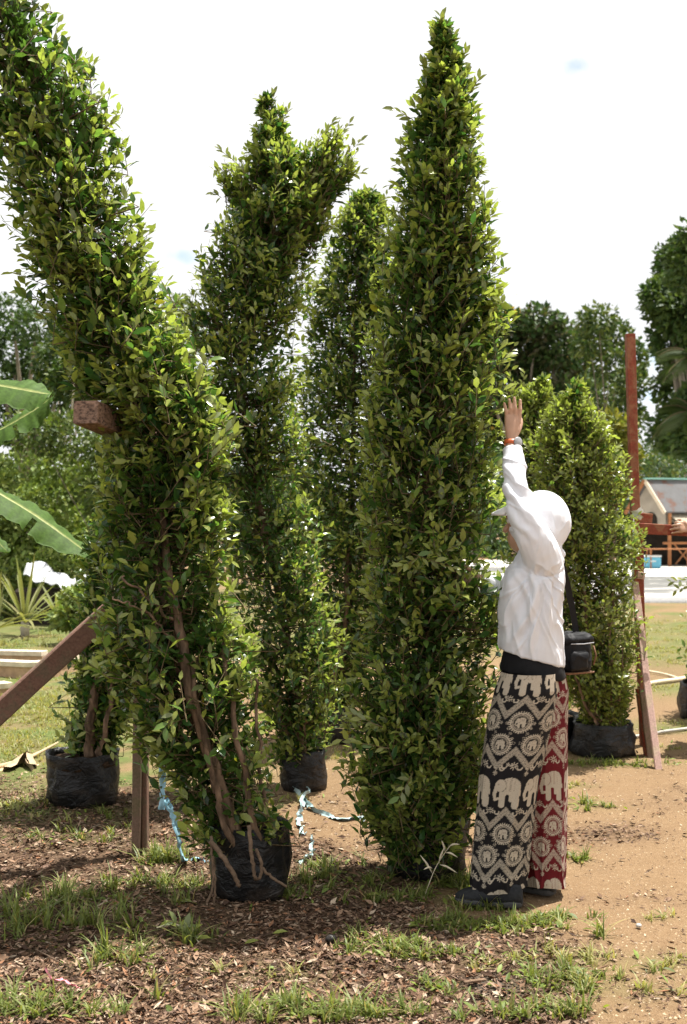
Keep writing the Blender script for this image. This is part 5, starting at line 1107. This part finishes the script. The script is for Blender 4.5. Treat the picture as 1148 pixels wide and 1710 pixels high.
bg_tree('flowering_tree', 'dark tree with yellow and pinkish blossom behind the raised hand', 'tree', 890, 46, [(850, 545, 34, 30), (900, 540, 40, 26), (870, 590, 50, 40), (930, 580, 40, 40), (850, 650, 50, 50), (910, 640, 56, 50), (960, 600, 30, 40), (880, 720, 70, 60), (950, 690, 50, 60), (800, 610, 50, 60), (800, 720, 60, 70)], 24000, .27, DG + OL[:2], 111, .22, flowers=(34, (.50, .34, .06)))
bg_tree('airy_tree', 'airy light-crowned tree against the sky left of the red post', 'tree', 1010, 40, [(1000, 535, 30, 22), (1030, 560, 26, 26), (985, 570, 30, 26), (1020, 610, 36, 30), (1055, 640, 26, 30), (1000, 660, 40, 36), (1045, 700, 34, 30), (1065, 600, 16, 30)], 6000, .20, MG + DG[1:], 112, .08)
bg_tree('large_tree', 'large dense green tree at the upper right edge', 'tree', 1180, 36, [(1140, 440, 46, 40), (1110, 500, 40, 36), (1160, 520, 60, 50), (1180, 430, 60, 60), (1120, 570, 36, 36), (1170, 610, 56, 50), (1130, 650, 36, 40), (1120, 720, 30, 40), (1170, 710, 50, 60), (1140, 480, 40, 40)], 20000, .24, MG[:2] + DG[1:], 113, .3)
bg_tree('round_bush', 'round yellow-green bush behind the short fig at right', 'bush', 1022, 14, [(1020, 730, 34, 40), (1030, 770, 34, 40), (1010, 790, 40, 50)], 3200, .10, LM, 114, .05)
bg_tree('hedge_tree', 'dark clipped tree between the red post and the hut roof', 'tree', 1088, 60, [(1080, 760, 26, 24), (1105, 775, 30, 22), (1070, 790, 30, 26), (1130, 780, 34, 26), (1090, 800, 50, 24), (1150, 790, 40, 24)], 5000, .22, DG + LM[:1], 115, .2)
# palm with drooping fronds in front of the large tree
def palm(label, base, top, nf, fl, seed):
    rng = np.random.default_rng(seed); t = thing('palm_tree', label, 'tree', base); top = np.array(top)
    MB().tube(catmull([np.array(base) - (0, 0, .05), (np.array(base) + top) / 2 + (.1, 0, 0), top], 14), np.linspace(.16, .11, 14), 10).build('trunk', M['far_bark'], t, True)
    for i in range(nf):
        az = i * 2.4 + rng.normal(0, .2); el = R(rng.uniform(-25, 65)); hd = np.array((math.cos(az), math.sin(az), 0)); L = fl * rng.uniform(.8, 1.1)
        f = np.linspace(0, 1, 26)[:, None]; rc = top + hd * L * math.cos(el) * f + np.array((0, 0, 1.)) * L * (math.sin(el) * f - .55 * f ** 2.2)
        T = unit(np.gradient(rc, axis=0)); sd_ = unit(np.cross(T, (0, 0, 1.))); n2 = 26
        pos = np.concatenate([rc, rc]); sgn = np.r_[np.ones(n2), -np.ones(n2)][:, None]; dv = unit(np.concatenate([sd_, sd_]) * sgn * .8 + np.concatenate([T, T]) * .5 + np.array((0, 0, -.5)))
        lp = np.concatenate([f, f])[:, 0]; sz = fl * .30 * np.sin(np.pi * np.clip(lp * .85 + .12, 0, 1)) + .04
        me = leaves_mesh('frond', pos, leaf_basis(dv, np.concatenate([T, T]) + np.array((0, 0, .6))), sz, np.full(2 * n2, .22), np.repeat(np.array([(.06, .095, .022)]) * rng.uniform(.7, 1.3), 2 * n2, 0), FAR_V, FAR_F)
        fr_ = link('frond', me, M['far_leaf'], t); MB().tube(rc[::3], np.linspace(.022, .006, len(rc[::3])), 5).build('rib', M['twig'], fr_)
pb = P(1185, 900, 30); pb[2] = 0
palm('palm with drooping fronds in front of the large tree at right', pb, P(1168, 600, 30), 18, 1.5, 3)
palm('lower palm beside the hut roof at the right edge', np.array((pb[0] + .5, 33, 0)), P(1160, 690, 33), 16, 1.5, 4)
# far woods as one mass
rng = np.random.default_rng(9); n = 30000; x = rng.uniform(-60, 60, n); d_ = rng.uniform(68, 80, n); top = 3.2 + 2.2 * fbm(np.stack([x * .18, 0 * x, 0 * x], 1), 3, 3) + np.where(x < 0, 2.0, .6); z = top * rng.random(n) ** .8
o = link('distant_woods', leaves_mesh('distant_woods', np.stack([x, d_, z], 1), leaf_basis(unit(rng.normal(0, 1, (n, 3))), rng.normal(0, 1, (n, 3)) + (0, 0, .6)), rng.uniform(.5, 1.0, n), np.full(n, 1.3), np.array(DG + MG)[rng.integers(0, 6, n)] * rng.uniform(.7, 1.2, (n, 1)), FAR_V, FAR_F), M['far_leaf'])
tag(o, 'distant line of green woods along the horizon', 'woods', kind='stuff')

# ------------------------------------------------------------------ hut at the right
D = 50.0; hb = P(1110, 945, D); hb[2] = 0
t = thing('hut', 'pale gabled hut with grey rust-patched roof at the right edge', 'hut', hb)
ra = R(14); ux = np.array((math.cos(ra), math.sin(ra), 0)); uy = np.array((-math.sin(ra), math.cos(ra), 0)); uz = np.array((0, 0, 1.))
g0 = P(1112, 852, D); g0[1] = D; O_ = np.array((g0[0], D, 0.035)); he = P(0, 852, D)[2]; hr2 = P(0, 801, D)[2]; dep = 1.9; ln2 = 7.0
gv = unit(np.array((-.58, .81, 0)))                                   # the gable end runs back to the left
def H(a_, b_, z): return O_ + ux * a_ + gv * b_ + uz * (z - .035)
g = MB(); g.add([H(0, 0, 1.6), H(0, dep, 1.6), H(0, dep, he), H(0, dep / 2, hr2 - .1), H(0, 0, he)], [(0, 1, 2, 3, 4)]); 
g.add([H(.12, 0, 1.6), H(.12, dep, 1.6), H(.12, dep, he), H(.12, dep / 2, hr2 - .1), H(.12, 0, he)], [(4, 3, 2, 1, 0)]); g.build('gable_wall', M['house_wall'], t)
g = MB(); g.add([H(.2, dep, .03), H(ln2, dep, .03), H(ln2, dep, he), H(.2, dep, he), H(.2, dep + .1, .03), H(ln2, dep + .1, .03), H(ln2, dep + .1, he), H(.2, dep + .1, he)], [(0, 1, 2, 3), (7, 6, 5, 4), (3, 2, 6, 7), (0, 3, 7, 4), (1, 5, 6, 2)]); g.build('back_wall', M['dark_interior'], t)  # dark coloured to give the shade inside the open hut
for nm, b0_, z0_, b1_, z1_ in (('roof_slope', -.15, he - .12, dep / 2, hr2), ('roof_slope', dep + .15, he - .12, dep / 2, hr2)):
    g = MB(); q = [H(-.15, b0_, z0_), H(ln2, b0_, z0_), H(ln2, b1_, z1_), H(-.15, b1_, z1_)]; g.add(q + [p_ + uz * .06 for p_ in q], [(3, 2, 1, 0), (4, 5, 6, 7), (0, 1, 5, 4), (1, 2, 6, 5), (2, 3, 7, 6), (3, 0, 4, 7)]); g.build(nm, M['roof_sheet'], t)
    MB().beam(H(-.19, b0_, z0_ + .0), H(-.19, b1_, z1_ + .0), .08, .16, (0, 0, 1)).build('barge_board', M['wood_orange'] if b0_ > 0 else M['masonry_cap'], t)
MB().beam(H(-.2, dep / 2, hr2 + .08), H(ln2, dep / 2, hr2 + .08), .25, .07, (0, 0, 1)).build('ridge_cap', M['roof_trim'], t)
a = np.linspace(0, math.pi, 9); ar = [(-.02, .80 - .36 * math.cos(q), 2.05 + .38 * math.sin(q)) for q in a]
g = MB(); g.add([H(-.02, .44, 1.62)] + [H(*p_) for p_ in ar] + [H(-.02, 1.16, 1.62)] + [H(.06, .44, 1.62)] + [H(.06, p_[1], p_[2]) for p_ in ar] + [H(.06, 1.16, 1.62)], [tuple(range(11))[::-1]]); g.build('arch_shade_panel', M['dark_interior'], t)  # flat arched panel, no hole: the opening's shade is its colour
for a_ in (0.15, 2.2, 4.4): MB().beam(H(a_, -.05, .03), H(a_, -.05, he - .1), .13, .13, (0, 1, 0)).build('post', M['wood_orange'], t)
MB().beam(H(-.2, -.1, 1.05), H(ln2, -.1, 1.05), .12, .10, (0, 0, 1)).build('counter_rail', M['wood_orange'], t)
for a_ in (.4, 1.4, 2.6, 3.6): MB().beam(H(a_, -.08, .12), H(a_ + .8, -.08, 1.0), .06, .06, (0, 1, 0)).build('lattice_brace', M['wood_orange'], t)
for a_ in (1.2, 2.2, 3.4): MB().beam(H(a_, -.02, .12), H(a_ - .8, -.02, 1.0), .06, .06, (0, 1, 0)).build('lattice_brace', M['wood_orange'], t)
g = MB(); rng = np.random.default_rng(12); rings = []
for b_, z_ in ((.15, he - .20), (-.3, he - .42), (-.75, he - .70), (-.8, he - .82), (-.3, he - .60), (.15, he - .36)): rings.append(np.array([H(x_, b_ + rng.normal(0, .03), z_ + rng.normal(0, .04)) for x_ in np.linspace(.2, ln2, 40)]))
g.loft(rings, False); g.build('thatch_awning', M['thatch'], t)
t = thing('cooler_box', 'blue cooler box on the ground before the hut', 'cooler', P(1089, 943, 47.0) * np.array((1, 1, 0)) + (0, 0, .035))
q = np.array((P(1089, 0, 47)[0], 47.0, .035)); MB().box(q + (0, 0, .24), (.66, .42, .46), None, .03).build('box', M['cooler_blue'], t); MB().box(q + (0, 0, .51), (.70, .46, .07), None, .02).build('lid', M['cooler_lid'], t); MB().box(q + (0, -.225, .30), (.22, .03, .05), None, .01).build('handle', M['cooler_lid'], t)
q = np.array((P(1062, 0, 46.5)[0] + .35, 46.5, .035)); t = thing('wooden_table', 'small wooden table with clutter before the hut', 'table', q + (0, 0, 0))
MB().box(q + (1.2, .6, .80), (1.9, .7, .05), None, .01).build('tabletop', M['wood_orange'], t)
for sx_ in (-.85, .85):
    for sy_ in (-.28, .28): MB().box(q + (1.2 + sx_, .6 + sy_, .387), (.07, .07, .776), None, .008).build('leg', M['wood_orange'], t)
